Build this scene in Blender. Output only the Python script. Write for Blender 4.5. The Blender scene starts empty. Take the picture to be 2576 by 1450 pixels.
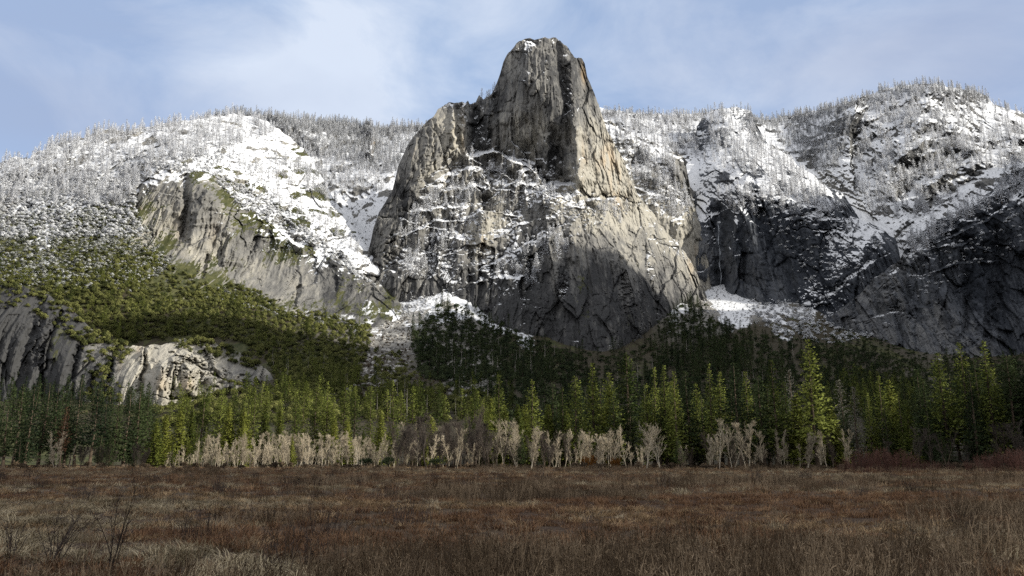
import bpy, math, random
import numpy as np
from math import sin, cos, pi, radians as R
from mathutils import Vector, Matrix

sc = bpy.context.scene
# ------------------------------------------------------------------ camera
F_PX, CX, CY = 2088.0, 1288.0, 725.0           # focal length and centre in a 2576 wide frame
CAM_Z = 1.9
PITCH = math.atan(438 / F_PX)
cam_d = bpy.data.cameras.new("camera"); cam = bpy.data.objects.new("camera", cam_d)
sc.collection.objects.link(cam); sc.camera = cam
cam.location = (0, 0, CAM_Z); cam.rotation_euler = (pi / 2 + PITCH, 0, 0)
cam_d.sensor_width = 36; cam_d.lens = 36 * F_PX / 2576
cam_d.clip_start = 0.2; cam_d.clip_end = 20000
# ------------------------------------------------------------------ sun and sky
SUN_AZ, SUN_EL = R(19), R(23)                   # sun stands to the right, a little behind the camera
sun_dir = Vector((cos(SUN_EL) * cos(SUN_AZ), -cos(SUN_EL) * sin(SUN_AZ), sin(SUN_EL)))
sl = bpy.data.lights.new("sun", 'SUN'); so = bpy.data.objects.new("sun", sl); sc.collection.objects.link(so)
sl.energy = 4.4; sl.angle = R(0.53); sl.color = (1.0, 0.95, 0.84)
so.rotation_euler = sun_dir.to_track_quat('Z', 'Y').to_euler(); so.location = (300, -200, 900)
SKY = 0.12
w = bpy.data.worlds.new("World"); sc.world = w; w.use_nodes = True
N, L = w.node_tree.nodes, w.node_tree.links
N.clear()
def wn(t, **k):
    n = N.new(t)
    for a, b in k.items(): setattr(n, a, b)
    return n
sky = wn('ShaderNodeTexSky', sky_type='NISHITA', sun_disc=False)
sky.sun_elevation = SUN_EL; sky.sun_rotation = pi / 2 + SUN_AZ
sky.altitude = 1200; sky.air_density = 1.0; sky.dust_density = 0.3; sky.ozone_density = 2.0
tc = wn('ShaderNodeTexCoord')
def wmath(op, a, b=None, c=None, clamp=False):
    n = wn('ShaderNodeMath', operation=op, use_clamp=clamp)
    for i, v in enumerate((a, b, c)):
        if v is None: continue
        if isinstance(v, (int, float)): n.inputs[i].default_value = v
        else: L.new(v, n.inputs[i])
    return n.outputs[0]
def sky_noise(scale, stretch, detail, loc=(0, 0, 0), dist=0.0, rough=0.55):
    mp = wn('ShaderNodeMapping'); mp.inputs['Scale'].default_value = stretch; mp.inputs['Location'].default_value = loc
    L.new(tc.outputs['Generated'], mp.inputs['Vector'])
    n = wn('ShaderNodeTexNoise'); n.inputs['Scale'].default_value = scale; n.inputs['Detail'].default_value = detail
    n.inputs['Distortion'].default_value = dist; n.inputs['Roughness'].default_value = rough
    L.new(mp.outputs[0], n.inputs['Vector'])
    return n.outputs['Fac']
def sky_dir(px, py):
    u, v = (px - CX) / F_PX, (CY - py) / F_PX
    return Vector((u, cos(PITCH) - v * sin(PITCH), sin(PITCH) + v * cos(PITCH))).normalized()
def cloud_bank(px, py, sx, sz, amt):
    """soft cloud centre, an ellipse of directions round one compass point of the sky"""
    d = sky_dir(px, py)
    sub = wn('ShaderNodeVectorMath', operation='SUBTRACT'); L.new(tc.outputs['Generated'], sub.inputs[0]); sub.inputs[1].default_value = d
    mul = wn('ShaderNodeVectorMath', operation='MULTIPLY'); L.new(sub.outputs[0], mul.inputs[0]); mul.inputs[1].default_value = (1 / sx, 1 / sx, 1 / sz)
    dot = wn('ShaderNodeVectorMath', operation='DOT_PRODUCT'); L.new(mul.outputs[0], dot.inputs[0]); L.new(mul.outputs[0], dot.inputs[1])
    return wmath('MULTIPLY', wmath('EXPONENT', wmath('MULTIPLY', dot.outputs['Value'], -1.0)), amt)
n1 = sky_noise(3.2, (1, 1, 2.2), 8, (0.3, 0.1, 0.2), 0.5, 0.58)
n2 = sky_noise(2.0, (1.2, 1, 2.6), 5, (4.1, 2.2, 0.7), 0.5, 0.5)
bank = None
for b in ((640, 130, .13, .06, .36), (800, 210, .15, .06, .44), (960, 260, .10, .04, .34), (1900, 170, .20, .05, .30), (2050, 190, .12, .05, .22), (1100, 60, .3, .05, .08)):
    c = cloud_bank(*b); bank = c if bank is None else wmath('ADD', bank, c)
m_white = wmath('MULTIPLY', wmath('ADD', bank, wmath('MULTIPLY', wmath('SUBTRACT', n1, 0.48), 3.3)), 1.25, clamp=True)
grey = None
for b in ((0, 300, .25, .10, .65), (250, 330, .2, .05, .3), (200, 60, .2, .06, .4), (2500, 60, .35, .13, .95), (2150, 100, .2, .05, .35)):
    c = cloud_bank(*b); grey = c if grey is None else wmath('ADD', grey, c)
m_grey = wmath('MULTIPLY', wmath('ADD', grey, wmath('MULTIPLY', wmath('SUBTRACT', n2, 0.52), 2.2)), 1.0, clamp=True)
def wmix(fac, a, b):
    n = wn('ShaderNodeMix', data_type='RGBA'); L.new(fac, n.inputs[0])
    for i, v in ((6, a), (7, b)):
        if isinstance(v, tuple): n.inputs[i].default_value = v
        else: L.new(v, n.inputs[i])
    return n.outputs[2]
K = 1 / SKY
c0 = wn('ShaderNodeMix', data_type='RGBA'); c0.inputs[0].default_value = .72; L.new(sky.outputs[0], c0.inputs[6]); c0.inputs[7].default_value = (0.285 * K, 0.38 * K, 0.55 * K, 1)
c1 = wmix(wmath('MULTIPLY', m_white, 0.74), c0.outputs[2], (0.55 * K, 0.595 * K, 0.67 * K, 1))
c2 = wmix(wmath('MULTIPLY', m_grey, 0.72), c1, (0.25 * K, 0.30 * K, 0.425 * K, 1))
# unseen cloud deck added overhead and behind the photographer as neutral fill light
sep = wn('ShaderNodeSeparateXYZ'); L.new(tc.outputs['Generated'], sep.inputs[0])
def wramp(v, lo, hi):
    n = wn('ShaderNodeMapRange', interpolation_type='SMOOTHSTEP'); L.new(v, n.inputs[0]); n.inputs[1].default_value = lo; n.inputs[2].default_value = hi; return n.outputs[0]
deck = wmath('MAXIMUM', wramp(sep.outputs[2], .54, .76), wramp(sep.outputs[1], .30, -.25))
c2 = wmix(wmath('MULTIPLY', deck, wmath('ADD', .62, wmath('MULTIPLY', n2, .5)), clamp=True), c2, (0.66 * K, 0.66 * K, 0.67 * K, 1))
bg = wn('ShaderNodeBackground'); bg.inputs[1].default_value = SKY; L.new(c2, bg.inputs[0])
wo = wn('ShaderNodeOutputWorld'); L.new(bg.outputs[0], wo.inputs[0])
sc.view_settings.view_transform = 'Standard'; sc.view_settings.look = 'None'
sc.view_settings.exposure = 0.60; sc.view_settings.gamma = 1
sc.cycles.max_bounces = 4; sc.cycles.diffuse_bounces = 2; sc.cycles.glossy_bounces = 1
sc.cycles.transparent_max_bounces = 4; sc.cycles.transmission_bounces = 1
sc.cycles.use_denoising = False; sc.cycles.use_adaptive_sampling = True; sc.cycles.adaptive_threshold = 0.01
sc.cycles.sample_clamp_indirect = 4

# ------------------------------------------------------------------ numeric helpers
RNG = np.random.default_rng(11)
random.seed(11)
_T = RNG.random((64, 64, 64)).astype(np.float32)
def vnoise(x, y, z=None):
    if z is None: z = np.zeros_like(x)
    xi, yi, zi = np.floor(x).astype(int), np.floor(y).astype(int), np.floor(z).astype(int)
    fx, fy, fz = x - xi, y - yi, z - zi
    fx, fy, fz = (f * f * f * (f * (f * 6 - 15) + 10) for f in (fx, fy, fz))
    x0, x1, y0, y1, z0, z1 = xi & 63, (xi + 1) & 63, yi & 63, (yi + 1) & 63, zi & 63, (zi + 1) & 63
    def l(a, b, f): return a + (b - a) * f
    return l(l(l(_T[x0, y0, z0], _T[x1, y0, z0], fx), l(_T[x0, y1, z0], _T[x1, y1, z0], fx), fy),
             l(l(_T[x0, y0, z1], _T[x1, y0, z1], fx), l(_T[x0, y1, z1], _T[x1, y1, z1], fx), fy), fz) * 2 - 1
def fbm(x, y, z=None, octs=5, gain=0.5, ridged=False):
    a, s = 1.0, 0.0
    x, y = np.asarray(x, float), np.asarray(y, float)
    z = np.zeros_like(x) if z is None else np.asarray(z, float)
    for i in range(octs):
        n = vnoise(x + 17.3 * i, y + 5.7 * i, z + 9.1 * i)
        s = s + a * ((1 - 2 * np.abs(n)) if ridged else n)
        x, y, z, a = x * 2.03, y * 2.03, z * 2.03, a * gain
    return s
def cells(x, y, seed, aspect_tilt=(1.0, 1.0)):
    """broken facets: every jittered cell is a tilted plane with its own set-back; returns height and edge closeness"""
    xi, yi = np.floor(x).astype(int), np.floor(y).astype(int)
    b1 = np.full(x.shape, 9.0); b2 = np.full(x.shape, 9.0); h = np.zeros(x.shape)
    for dx in (-1, 0, 1):
        for dy in (-1, 0, 1):
            cx, cy = xi + dx, yi + dy; k0, k1 = cx & 63, cy & 63
            ox, oy = cx + _T[k0, k1, seed & 63], cy + _T[k1, k0, (seed + 7) & 63]
            ex, ey = x - ox, y - oy; d = ex * ex + ey * ey
            hh = (_T[k0, k1, (seed + 13) & 63] - .5) * 1.2 + ex * (_T[k0, k1, (seed + 21) & 63] - .5) * 2 * aspect_tilt[0] + ey * (_T[k0, k1, (seed + 29) & 63] - .5) * 2 * aspect_tilt[1]
            m = d < b1; b2 = np.where(m, b1, np.minimum(b2, d)); h = np.where(m, hh, h); b1 = np.where(m, d, b1)
    return h, np.sqrt(b2) - np.sqrt(b1)
def sstep(a, b, x):
    t = np.clip((x - a) / (b - a), 0, 1); return t * t * (3 - 2 * t)
def lut(pts):
    p = np.array(pts, float); return lambda x: np.interp(x, p[:, 0], p[:, 1])
def tps(ctrl):
    """thin plate spline through (px, py, value)"""
    c = np.array(ctrl, float); P = c[:, :2] / 500.0; n = len(P)
    def U(r2): return 0.5 * r2 * np.log(np.maximum(r2, 1e-12))
    A = np.zeros((n + 3, n + 3)); A[:n, :n] = U(((P[:, None] - P[None]) ** 2).sum(-1)) + np.eye(n) * 2e-3
    A[:n, n] = A[n, :n] = 1; A[:n, n + 1:] = P; A[n + 1:, :n] = P.T
    wv = np.linalg.solve(A, np.concatenate([c[:, 2], np.zeros(3)]))
    def f(x, y):
        x, y = np.asarray(x, float) / 500, np.asarray(y, float) / 500
        s = wv[n] + wv[n + 1] * x + wv[n + 2] * y
        for i in range(n): s = s + wv[i] * U((x - P[i, 0]) ** 2 + (y - P[i, 1]) ** 2)
        return s
    return f
def idw(pts):
    c = np.array(pts, float)
    def f(x, y):
        num = den = 0.0
        for a, b, v in c:
            k = 1 / (((x - a) ** 2 + (y - b) ** 2) + 300.0) ** 1.5
            num = num + k * v; den = den + k
        return num / den
    return f
def sdist(px, py, line):
    """distance to a polyline and on which side (positive = above it when drawn left to right)"""
    best = np.full(px.shape, 1e9); sg = np.zeros(px.shape)
    for (ax, ay), (bx, by) in zip(line[:-1], line[1:]):
        dx, dy = bx - ax, by - ay
        t = np.clip(((px - ax) * dx + (py - ay) * dy) / (dx * dx + dy * dy), 0, 1)
        d = np.hypot(px - ax - t * dx, py - ay - t * dy)
        s = np.sign((py - ay) * dx - (px - ax) * dy)
        m = d < best; best = np.where(m, d, best); sg = np.where(m, -s, sg)
    return best, sg
def ray(px, py):
    u, v = (px - CX) / F_PX, (CY - py) / F_PX
    y = cos(PITCH) - v * sin(PITCH)
    return u / y, (sin(PITCH) + v * cos(PITCH)) / y
def at(px, py, Y):
    a, b = ray(px, py); return a * Y, Y, CAM_Z + b * Y

# ------------------------------------------------------------------ objects, names and labels
def link(o): sc.collection.objects.link(o); return o
def tag(o, label=None, cat=None, group=None, kind=None):
    for k, v in (("label", label), ("category", cat), ("group", group), ("kind", kind)):
        if v: o[k] = v
    return o
def np_mesh(name, verts, faces, mat=None, smooth=True, attrs=None):
    """verts (n,3); faces (m,3) or (m,4)"""
    me = bpy.data.meshes.new(name); v = np.ascontiguousarray(verts, np.float32); f = np.ascontiguousarray(faces, np.int32)
    k = f.shape[1]
    me.vertices.add(len(v)); me.vertices.foreach_set("co", v.ravel())
    me.loops.add(f.size); me.loops.foreach_set("vertex_index", f.ravel())
    me.polygons.add(len(f)); me.polygons.foreach_set("loop_start", np.arange(len(f), dtype=np.int32) * k)
    me.polygons.foreach_set("use_smooth", np.full(len(f), smooth))
    for nm, arr in (attrs or {}).items():
        a = me.attributes.new(nm, 'FLOAT', 'POINT'); a.data.foreach_set("value", np.ascontiguousarray(arr, np.float32).ravel())
    me.update(); me.validate()
    if mat: me.materials.append(mat)
    return me
def grid_faces(ny, nx):
    i = np.arange(ny - 1)[:, None] * nx + np.arange(nx - 1)[None]
    return np.stack([i, i + 1, i + nx + 1, i + nx], -1).reshape(-1, 4)

# ------------------------------------------------------------------ materials
class Mat:
    def __init__(s, name, rough=0.9):
        s.m = bpy.data.materials.new(name); s.m.use_nodes = True
        s.N, s.L = s.m.node_tree.nodes, s.m.node_tree.links
        s.b = s.N['Principled BSDF']; s.b.inputs['Roughness'].default_value = rough; s.b.inputs['Specular IOR Level'].default_value = 0.15
    def n(s, t, **k):
        n = s.N.new(t)
        for a, b in k.items(): setattr(n, a, b)
        return n
    def put(s, v, sock):
        if isinstance(v, (int, float)): sock.default_value = v
        elif isinstance(v, tuple): sock.default_value = v if len(v) != 3 or sock.type == 'VECTOR' else v + (1,)
        else: s.L.new(v, sock)
    def math(s, op, a, b=None, c=None, clamp=False):
        n = s.n('ShaderNodeMath', operation=op, use_clamp=clamp)
        for i, v in enumerate((a, b, c)):
            if v is not None: s.put(v, n.inputs[i])
        return n.outputs[0]
    def mix(s, f, a, b):
        n = s.n('ShaderNodeMix', data_type='RGBA'); s.put(f, n.inputs[0]); s.put(a, n.inputs[6]); s.put(b, n.inputs[7]); return n.outputs[2]
    def attr(s, name): return s.n('ShaderNodeAttribute', attribute_name=name).outputs['Fac']
    def coord(s, scale=(1, 1, 1), which='Object'):
        if not hasattr(s, '_t'): s._t = s.n('ShaderNodeTexCoord')
        m = s.n('ShaderNodeMapping'); m.inputs['Scale'].default_value = scale; s.L.new(s._t.outputs[which], m.inputs[0]); return m.outputs[0]
    def noise(s, scale, vec=None, detail=4, rough=0.55, dist=0):
        n = s.n('ShaderNodeTexNoise'); n.inputs['Scale'].default_value = scale; n.inputs['Detail'].default_value = detail
        n.inputs['Roughness'].default_value = rough; n.inputs['Distortion'].default_value = dist
        if vec is not None: s.L.new(vec, n.inputs['Vector'])
        return n.outputs['Fac']
    def ramp(s, f, lo, hi):
        n = s.n('ShaderNodeMapRange'); n.interpolation_type = 'SMOOTHSTEP'
        s.put(f, n.inputs[0]); n.inputs[1].default_value = lo; n.inputs[2].default_value = hi; return n.outputs[0]
    def rnd(s): return s.n('ShaderNodeObjectInfo').outputs['Random']
    def base(s, c): s.put(c, s.b.inputs['Base Color']); return s
    def bump(s, h, strength, dist):
        n = s.n('ShaderNodeBump'); n.inputs['Strength'].default_value = strength; n.inputs['Distance'].default_value = dist
        s.L.new(h, n.inputs['Height']); s.L.new(n.outputs[0], s.b.inputs['Normal']); return s
def mountain_material(name, rock_dark, rock_mid, rock_light, soil=(0.10, 0.085, 0.06)):
    m = Mat(name, 0.92)
    streak = m.noise(0.045, m.coord((1, 0.35, 0.07)), 9, 0.66, 0.4)
    fine = m.noise(0.16, m.coord((1, .35, 0.30)), 7, 0.70, 0.3)
    blot = m.noise(0.012, m.coord((1, .4, 0.35)), 5, 0.55, 0.4)
    v = m.math('ADD', m.math('MULTIPLY', streak, 0.50), m.math('ADD', m.math('MULTIPLY', fine, 0.34), m.math('MULTIPLY', blot, 0.34)))
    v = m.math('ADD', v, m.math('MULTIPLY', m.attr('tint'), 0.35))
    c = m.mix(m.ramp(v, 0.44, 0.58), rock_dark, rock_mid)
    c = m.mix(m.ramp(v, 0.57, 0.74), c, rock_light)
    crack = m.ramp(m.math('ABSOLUTE', m.math('SUBTRACT', m.noise(0.06, m.coord((1, 0.35, 0.10)), 7, 0.62, .5), 0.5)), 0.0, 0.022)
    c = m.mix(m.math('MULTIPLY', m.math('SUBTRACT', 1.0, crack), 0.38), c, tuple(x * 0.35 for x in rock_dark))
    c = m.mix(m.ramp(m.attr('warm'), 0.0, 1.0), c, (0.42, 0.31, 0.19))
    vegc = m.mix(m.ramp(m.noise(0.11, m.coord((1, .3, .5)), 5, 0.7), 0.35, 0.65), (0.032, 0.038, 0.014), (0.080, 0.080, 0.034))
    c = m.mix(m.ramp(m.attr('soil'), 0.3, 0.7), c, soil)
    c = m.mix(m.ramp(m.math('ADD', m.attr('veg'), m.math('MULTIPLY', m.math('SUBTRACT', fine, 0.5), 1.2)), 0.40, 0.55), c, vegc)
    sf = m.noise(0.24, m.coord((1, .3, .5)), 6, 0.74)
    s = m.math('ADD', m.attr('snow'), m.math('MULTIPLY', m.math('SUBTRACT', sf, 0.5), 0.7))
    c = m.mix(m.ramp(s, 0.42, 0.58), c, m.mix(m.ramp(m.noise(.5, m.coord((1, .3, .4)), 4, .7), .3, .7), (.58, .59, .61), (.74, .75, .77)))
    m.base(c)
    m.bump(m.math('ADD', fine, m.math('MULTIPLY', streak, 0.8)), 0.8, 3.0)
    return m.m
# ------------------------------------------------------------------ mountains
LAYERS = {}
def layer(name, x0, x1, dx, ny, top, bot, ctrl, mat, feats=(), snow=((0, 0, .5),), veg=((0, 0, 0),), soil=((0, 0, 0),), tint=((0, 0, 0),), warm=(),
          amp=(20, 5, 2.2, .8), freq=(1 / 110, 1 / 38, 1 / 13, 1 / 5), vert=0.25, flute=(4.5, 1.8), terr=(2.5, 34), jag=3.0, back=260, seed=0, nzthr=(.80, .42), label=None, rocky=1.0, facet=((14, 55, 130), (6.0, 20, 60), (2.6, 7.5, 24), (1.3, 3.8, 9))):
    px = np.arange(x0, x1 + dx, dx); nx = len(px)
    tp = lut(top)(px) + jag * fbm(px / 14.0 + seed, px * 0 + seed * 3.1, octs=4); bt = lut(bot)(px)
    v = np.linspace(0, 1, ny)[:, None]
    PX = np.repeat(px[None], ny, 0); PY = bt[None] + (tp - bt)[None] * v
    Y = tps(ctrl)(PX, PY)
    X, _, Z = at(PX, PY, Y)
    QX, QY = PX + 5 * fbm(PX / 22 + seed, PY / 22, octs=4), PY + 5 * fbm(PX / 22 + 9 + seed, PY / 22, octs=4)
    for ft in feats:
        kind, line, A, wd = ft[:4]
        d, sg = sdist(QX, QY, line)
        if kind == 'ledge':
            A = A * np.clip(.8 + .9 * fbm(PX / 34 + A, PY / 34 + seed, octs=3), .05, 1.5)      # surface draws back above the line, then regains the face
            up = ft[4] if len(ft) > 4 else 45
            sd = d * sg
            Y = Y + A * sstep(-wd * .3, wd, sd) * np.exp(-np.maximum(sd, 0) / up) - A * .35 * np.exp(-np.maximum(-sd, 0) / up) * (sd <= 0) * np.exp(-(d / 60) ** 2)
        elif kind == 'rib': Y = Y - A * np.maximum(0, 1 - d / wd)
        elif kind == 'crack': Y = Y + A * np.exp(-(d / wd) ** 2)
        elif kind == 'fold':     # left of the line stays, right of it draws back to the sun
            sd = d * sg
            Y = Y + A * np.tanh(sd / wd) * np.exp(-(d / (wd * 4)) ** 2)
    # broken rock: big buttresses, ribs, blocks, splinters; stretched up the fall line
    def upness(Y):
        X, _, Z = at(PX, PY, Y); Q = np.stack([X, Y, Z], -1); n = np.cross(np.gradient(Q, axis=1), np.gradient(Q, axis=0)); return n[..., 2] / (np.linalg.norm(n, axis=-1) + 1e-9)
    steep = sstep(.82, .38, upness(Y)); k = .42 + .58 * steep
    wx = X + 7 * fbm(X / 60 + seed, Z / 170, octs=3); wz = Z + 12 * fbm(X / 50 + 31 + seed, Z / 90, octs=3)
    for i, (a, f) in enumerate(zip(amp, freq)):
        Y = Y - k * a * fbm(wx * f + seed * 7 + i * 13, wz * f * vert, Y * f * .3 + seed, octs=2, ridged=(i == 1))
    fm = np.clip(.55 + 1.0 * fbm(X / 75 + 40, Z / 110 + seed, octs=3), .08, 1.4)
    Y = Y - steep * fm * flute[0] * fbm(wx / 15 + seed, wz / 170, octs=3, ridged=True, gain=.55) - steep * fm * flute[1] * fbm(wx / 5.5 + 7, wz / 60 + seed, octs=2, ridged=True)
    E = np.zeros_like(X)
    for i, (a, sx, sz) in enumerate(facet):
        h, e = cells((wx + .16 * sx * fbm(X / sx * 1.3 + i, Z / sx * .5, octs=3)) / sx + seed * 3, (wz + .25 * X * (1 if i % 2 else -1)) / sz + i * 11 + seed, seed * 5 + i * 17, (1.5, .8))
        Y = Y - k * a * h; E = np.maximum(E, sstep(.07, .0, e) * (.5 + .5 * (i < 2)) * steep)
        Y = Y + k * a * .13 * sstep(.08, 0, e)
    ta, tpd = terr
    ph = (Z + 0.25 * X * np.sin(seed) + 40 * fbm(X / 90 + seed, Z / 90, octs=3)) / tpd
    fr = ph - np.floor(ph); Y = Y + ta * k * (sstep(.62, 1, fr) - fr) * np.clip(.6 + fbm(X / 70, Z / 70 + 5 + seed, octs=2), 0, 1.4)
    X, _, Z = at(PX, PY, Y)
    Pw = np.stack([X, Y, Z], -1)
    gu = np.gradient(Pw, axis=1); gv = np.gradient(Pw, axis=0)
    n = np.cross(gu, gv); n /= np.linalg.norm(n, axis=-1, keepdims=True) + 1e-9
    nz = n[..., 2]
    sl = idw(snow)(PX, PY) + .22 * fbm(X / 40, Z / 90 + seed, Y / 120, octs=5) - .55 * sstep(.25, .75, fbm(X / 26 + 9, Z / 40 + seed, Y / 60, octs=4)) * rocky
    thr = nzthr[0] + (nzthr[1] - nzthr[0]) * np.clip(sl, 0, 1)       # level 1: snow holds on steeper ground
    S = np.clip(.5 + (nz - thr) * 2.6 + (sl - .5) * .9, -1, 2)
    V = idw(veg)(PX, PY) * (.55 + .9 * sstep(.2, .75, nz)) + .25 * fbm(X / 30 + 3, Z / 60, Y / 90, octs=3) * (idw(veg)(PX, PY) > .05)
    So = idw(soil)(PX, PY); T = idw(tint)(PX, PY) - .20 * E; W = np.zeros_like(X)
    for (a, b, ra, rb, k) in warm:
        W = np.maximum(W, k * np.exp(-((PX - a) / ra) ** 2 - ((PY - b) / rb) ** 2) * np.clip(.7 + .9 * fbm(X / 14, Z / 50, octs=3), 0, 1))
    # the far side of the crest
    rows, top_row = [], Pw[-1]
    for dy, dz in ((10, -1), (30, -10), (90, -50), (back, -260)):
        r = top_row.copy(); r[:, 0] *= (top_row[:, 1] + dy) / top_row[:, 1]; r[:, 1] += dy; r[:, 2] += dz; rows.append(r)
    ext = lambda a: np.concatenate([a] + [a[-1:]] * 4, 0)
    V3 = np.concatenate([Pw, np.stack(rows)], 0)
    me = np_mesh(name, V3.reshape(-1, 3), grid_faces(ny + 4, nx), mat, True,
                 dict(snow=ext(S), veg=ext(V), soil=ext(So), tint=ext(T), warm=ext(W)))
    o = link(bpy.data.objects.new(name, me)); tag(o, label, 'mountain' if 'slope' not in name else 'slope', kind='structure')
    LAYERS[name] = dict(px=px, top=tp, bot=bt, P=Pw, nz=nz, ny=ny, S=S)
    return o
def on(name, px, py):
    """world point and upness of a layer's surface at arrays of picture points"""
    l = LAYERS[name]; px = np.atleast_1d(np.asarray(px, float)); py = np.atleast_1d(np.asarray(py, float))
    i = np.clip(np.round((px - l['px'][0]) / (l['px'][1] - l['px'][0])).astype(int), 0, len(l['px']) - 1)
    f = (py - l['bot'][i]) / (l['top'][i] - l['bot'][i]); ok = (f >= 0) & (f <= 1)
    j = np.clip(np.round(f * (l['ny'] - 1)).astype(int), 0, l['ny'] - 1)
    return l['P'][j, i], l['nz'][j, i], l['S'][j, i], ok

granite = mountain_material("granite", (0.052, 0.052, 0.053), (0.165, 0.160, 0.150), (0.335, 0.315, 0.27))
granite_dark = mountain_material("shaded_granite", (0.028, 0.032, 0.040), (0.080, 0.086, 0.098), (0.165, 0.165, 0.165))  # granite darkened and blued; the right walls' shade put into the colour
forest_floor = mountain_material("forest_floor", (0.05, 0.048, 0.042), (0.11, 0.10, 0.085), (0.28, 0.27, 0.25), soil=(0.045, 0.038, 0.024))

# far ridge behind the left shoulder
layer("far_left_ridge", 440, 1290, 2.2, 190,
      [(440, 330), (490, 303), (560, 292), (600, 286), (680, 291), (760, 302), (830, 305), (880, 310), (905, 318), (925, 306), (945, 322), (1000, 318), (1075, 318), (1150, 316), (1290, 310)],
      [(440, 700), (1290, 760)],
      [(440, 330, 2500), (600, 286, 2500), (900, 310, 2650), (1075, 318, 2600), (1290, 310, 2600), (700, 380, 2350), (900, 400, 2350), (1000, 420, 2250), (860, 520, 2050), (960, 560, 1850), (900, 640, 1750),
       (950, 690, 1600), (1290, 600, 1900), (440, 700, 1750), (1290, 760, 1700), (780, 480, 2150), (600, 500, 2150)],
      granite, feats=[('rib', [(925, 306), (935, 350), (930, 385)], 60, 20), ('ledge', [(780, 470), (830, 520), (880, 540)], 30, 8), ('ledge', [(880, 520), (960, 480), (990, 470)], 25, 6), ('ledge', [(860, 470), (900, 500), (960, 520)], 20, 6),
                      ('rib', [(700, 300), (760, 330), (800, 360)], 40, 30)],
      snow=((500, 320, .8), (900, 330, .45), (930, 350, .1), (1000, 380, .75), (850, 420, .6), (880, 540, .75), (950, 480, .65), (900, 620, .95)), tint=((0, 0, -.1),), warm=((940, 350, 10, 40, .5),),
      amp=(30, 7.7, 3.0, 1.0), terr=(7.0, 40), jag=3, seed=1, label="far snowy ridge behind the notch left of the rock tower")
# left mountain with its pale streaked cliff
layer("left_mountain", -80, 1010, 1.8, 420,
      [(-80, 440), (0, 410), (40, 395), (75, 398), (85, 388), (130, 366), (200, 348), (280, 322), (320, 330), (345, 324), (400, 312), (480, 302), (560, 290), (610, 288), (660, 300), (710, 330), (765, 375), (800, 430), (835, 490), (880, 560), (930, 632), (960, 690), (985, 735), (1010, 765)],
      [(-80, 900), (300, 920), (700, 940), (1010, 960)],
      [(-80, 440, 1560), (130, 366, 1640), (340, 324, 1760), (480, 302, 1850), (610, 288, 2000), (710, 330, 1960), (800, 430, 1820), (880, 560, 1640), (960, 690, 1480), (1010, 765, 1400),
       (0, 500, 1430), (150, 450, 1500), (250, 520, 1380), (100, 600, 1300), (300, 450, 1480), (420, 430, 1440), (500, 440, 1420), (560, 500, 1420), (640, 560, 1420), (720, 640, 1420), (850, 660, 1430), (920, 690, 1425),
       (650, 420, 1650), (700, 500, 1560), (780, 570, 1510), (620, 350, 1800), (500, 370, 1640),
       (360, 540, 1345), (440, 560, 1345), (520, 640, 1340), (620, 700, 1335), (740, 755, 1330), (860, 770, 1340), (960, 790, 1340), (400, 640, 1300), (600, 740, 1290),
       (0, 700, 1180), (200, 660, 1230), (300, 720, 1180), (500, 740, 1220), (-80, 900, 980), (300, 920, 960), (700, 940, 980), (1010, 960, 1000), (850, 850, 1180)],
      granite,
      feats=[('ledge', [(330, 470), (420, 440), (510, 432), (580, 480), (650, 540), (740, 610), (860, 660), (940, 720)], 24, 9, 40), ('crack', [(465, 445), (470, 520), (462, 600)], 22, 9), ('crack', [(350, 470), (345, 520)], 18, 8),
             ('crack', [(520, 640), (505, 700)], 14, 6), ('ledge', [(610, 490), (660, 520), (700, 535)], 14, 6), ('rib', [(520, 470), (560, 540), (590, 640)], 16, 40),
             ('crack', [(750, 720), (745, 770)], 10, 6), ('ledge', [(160, 400), (250, 380), (330, 400), (420, 380)], 16, 7), ('ledge', [(60, 470), (180, 450), (300, 470)], 14, 6), ('ledge', [(250, 350), (330, 345), (400, 350)], 14, 6),
             ('ledge', [(0, 590), (60, 580), (130, 590)], 10, 6), ('ledge', [(560, 330), (640, 350), (700, 390)], 12, 5)],
      snow=((0, 430, .72), (100, 480, .70), (250, 400, .68), (300, 350, .62), (400, 400, .70), (550, 350, .75), (650, 400, .80), (720, 460, .78), (800, 520, .70), (850, 580, .66), (930, 660, .7), (640, 470, .7), (700, 540, .9), (800, 610, .8),
            (100, 580, .38), (250, 580, .38), (200, 640, .02), (50, 640, .02), (300, 640, .0), (400, 600, .2), (450, 480, .22), (420, 520, .2), (520, 520, .2), (600, 600, .15), (700, 680, .08), (820, 720, .05), (900, 730, .15), (940, 740, .2), (300, 700, -.2), (450, 690, -.9), (520, 712, -.9), (400, 680, -.7), (560, 740, -.9), (480, 660, -.4), (600, 760, -.4), (900, 800, 0), (300, 860, -.3), (800, 880, -.3)),
      veg=((0, 430, 0), (300, 400, 0), (650, 400, 0), (650, 505, .85), (670, 520, .8), (600, 490, .5), (740, 590, .5), (850, 660, .3), (930, 720, .3), (500, 560, .1), (620, 650, .15), (700, 720, .1), (800, 720, .1), (100, 640, .6), (250, 640, .6), (300, 720, .8), (600, 800, .8), (400, 660, .4)),
      tint=((450, 500, .0), (520, 620, .22), (400, 560, .22), (620, 660, .0), (700, 700, .0), (850, 740, -.25), (740, 740, .05), (100, 450, 0), (600, 640, .0)),
      warm=((352, 540, 8, 22, .8), (255, 530, 8, 10, .6), (365, 545, 10, 6, .6), (670, 362, 8, 10, .7), (545, 590, 30, 40, .25), (450, 580, 20, 50, .25)),
      amp=(20, 5.0, 2.8, 1.1), terr=(5.0, 30), vert=.22, jag=3, seed=2, rocky=1.7, label="left mountain with snowfield and pale streaked cliff")
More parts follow.
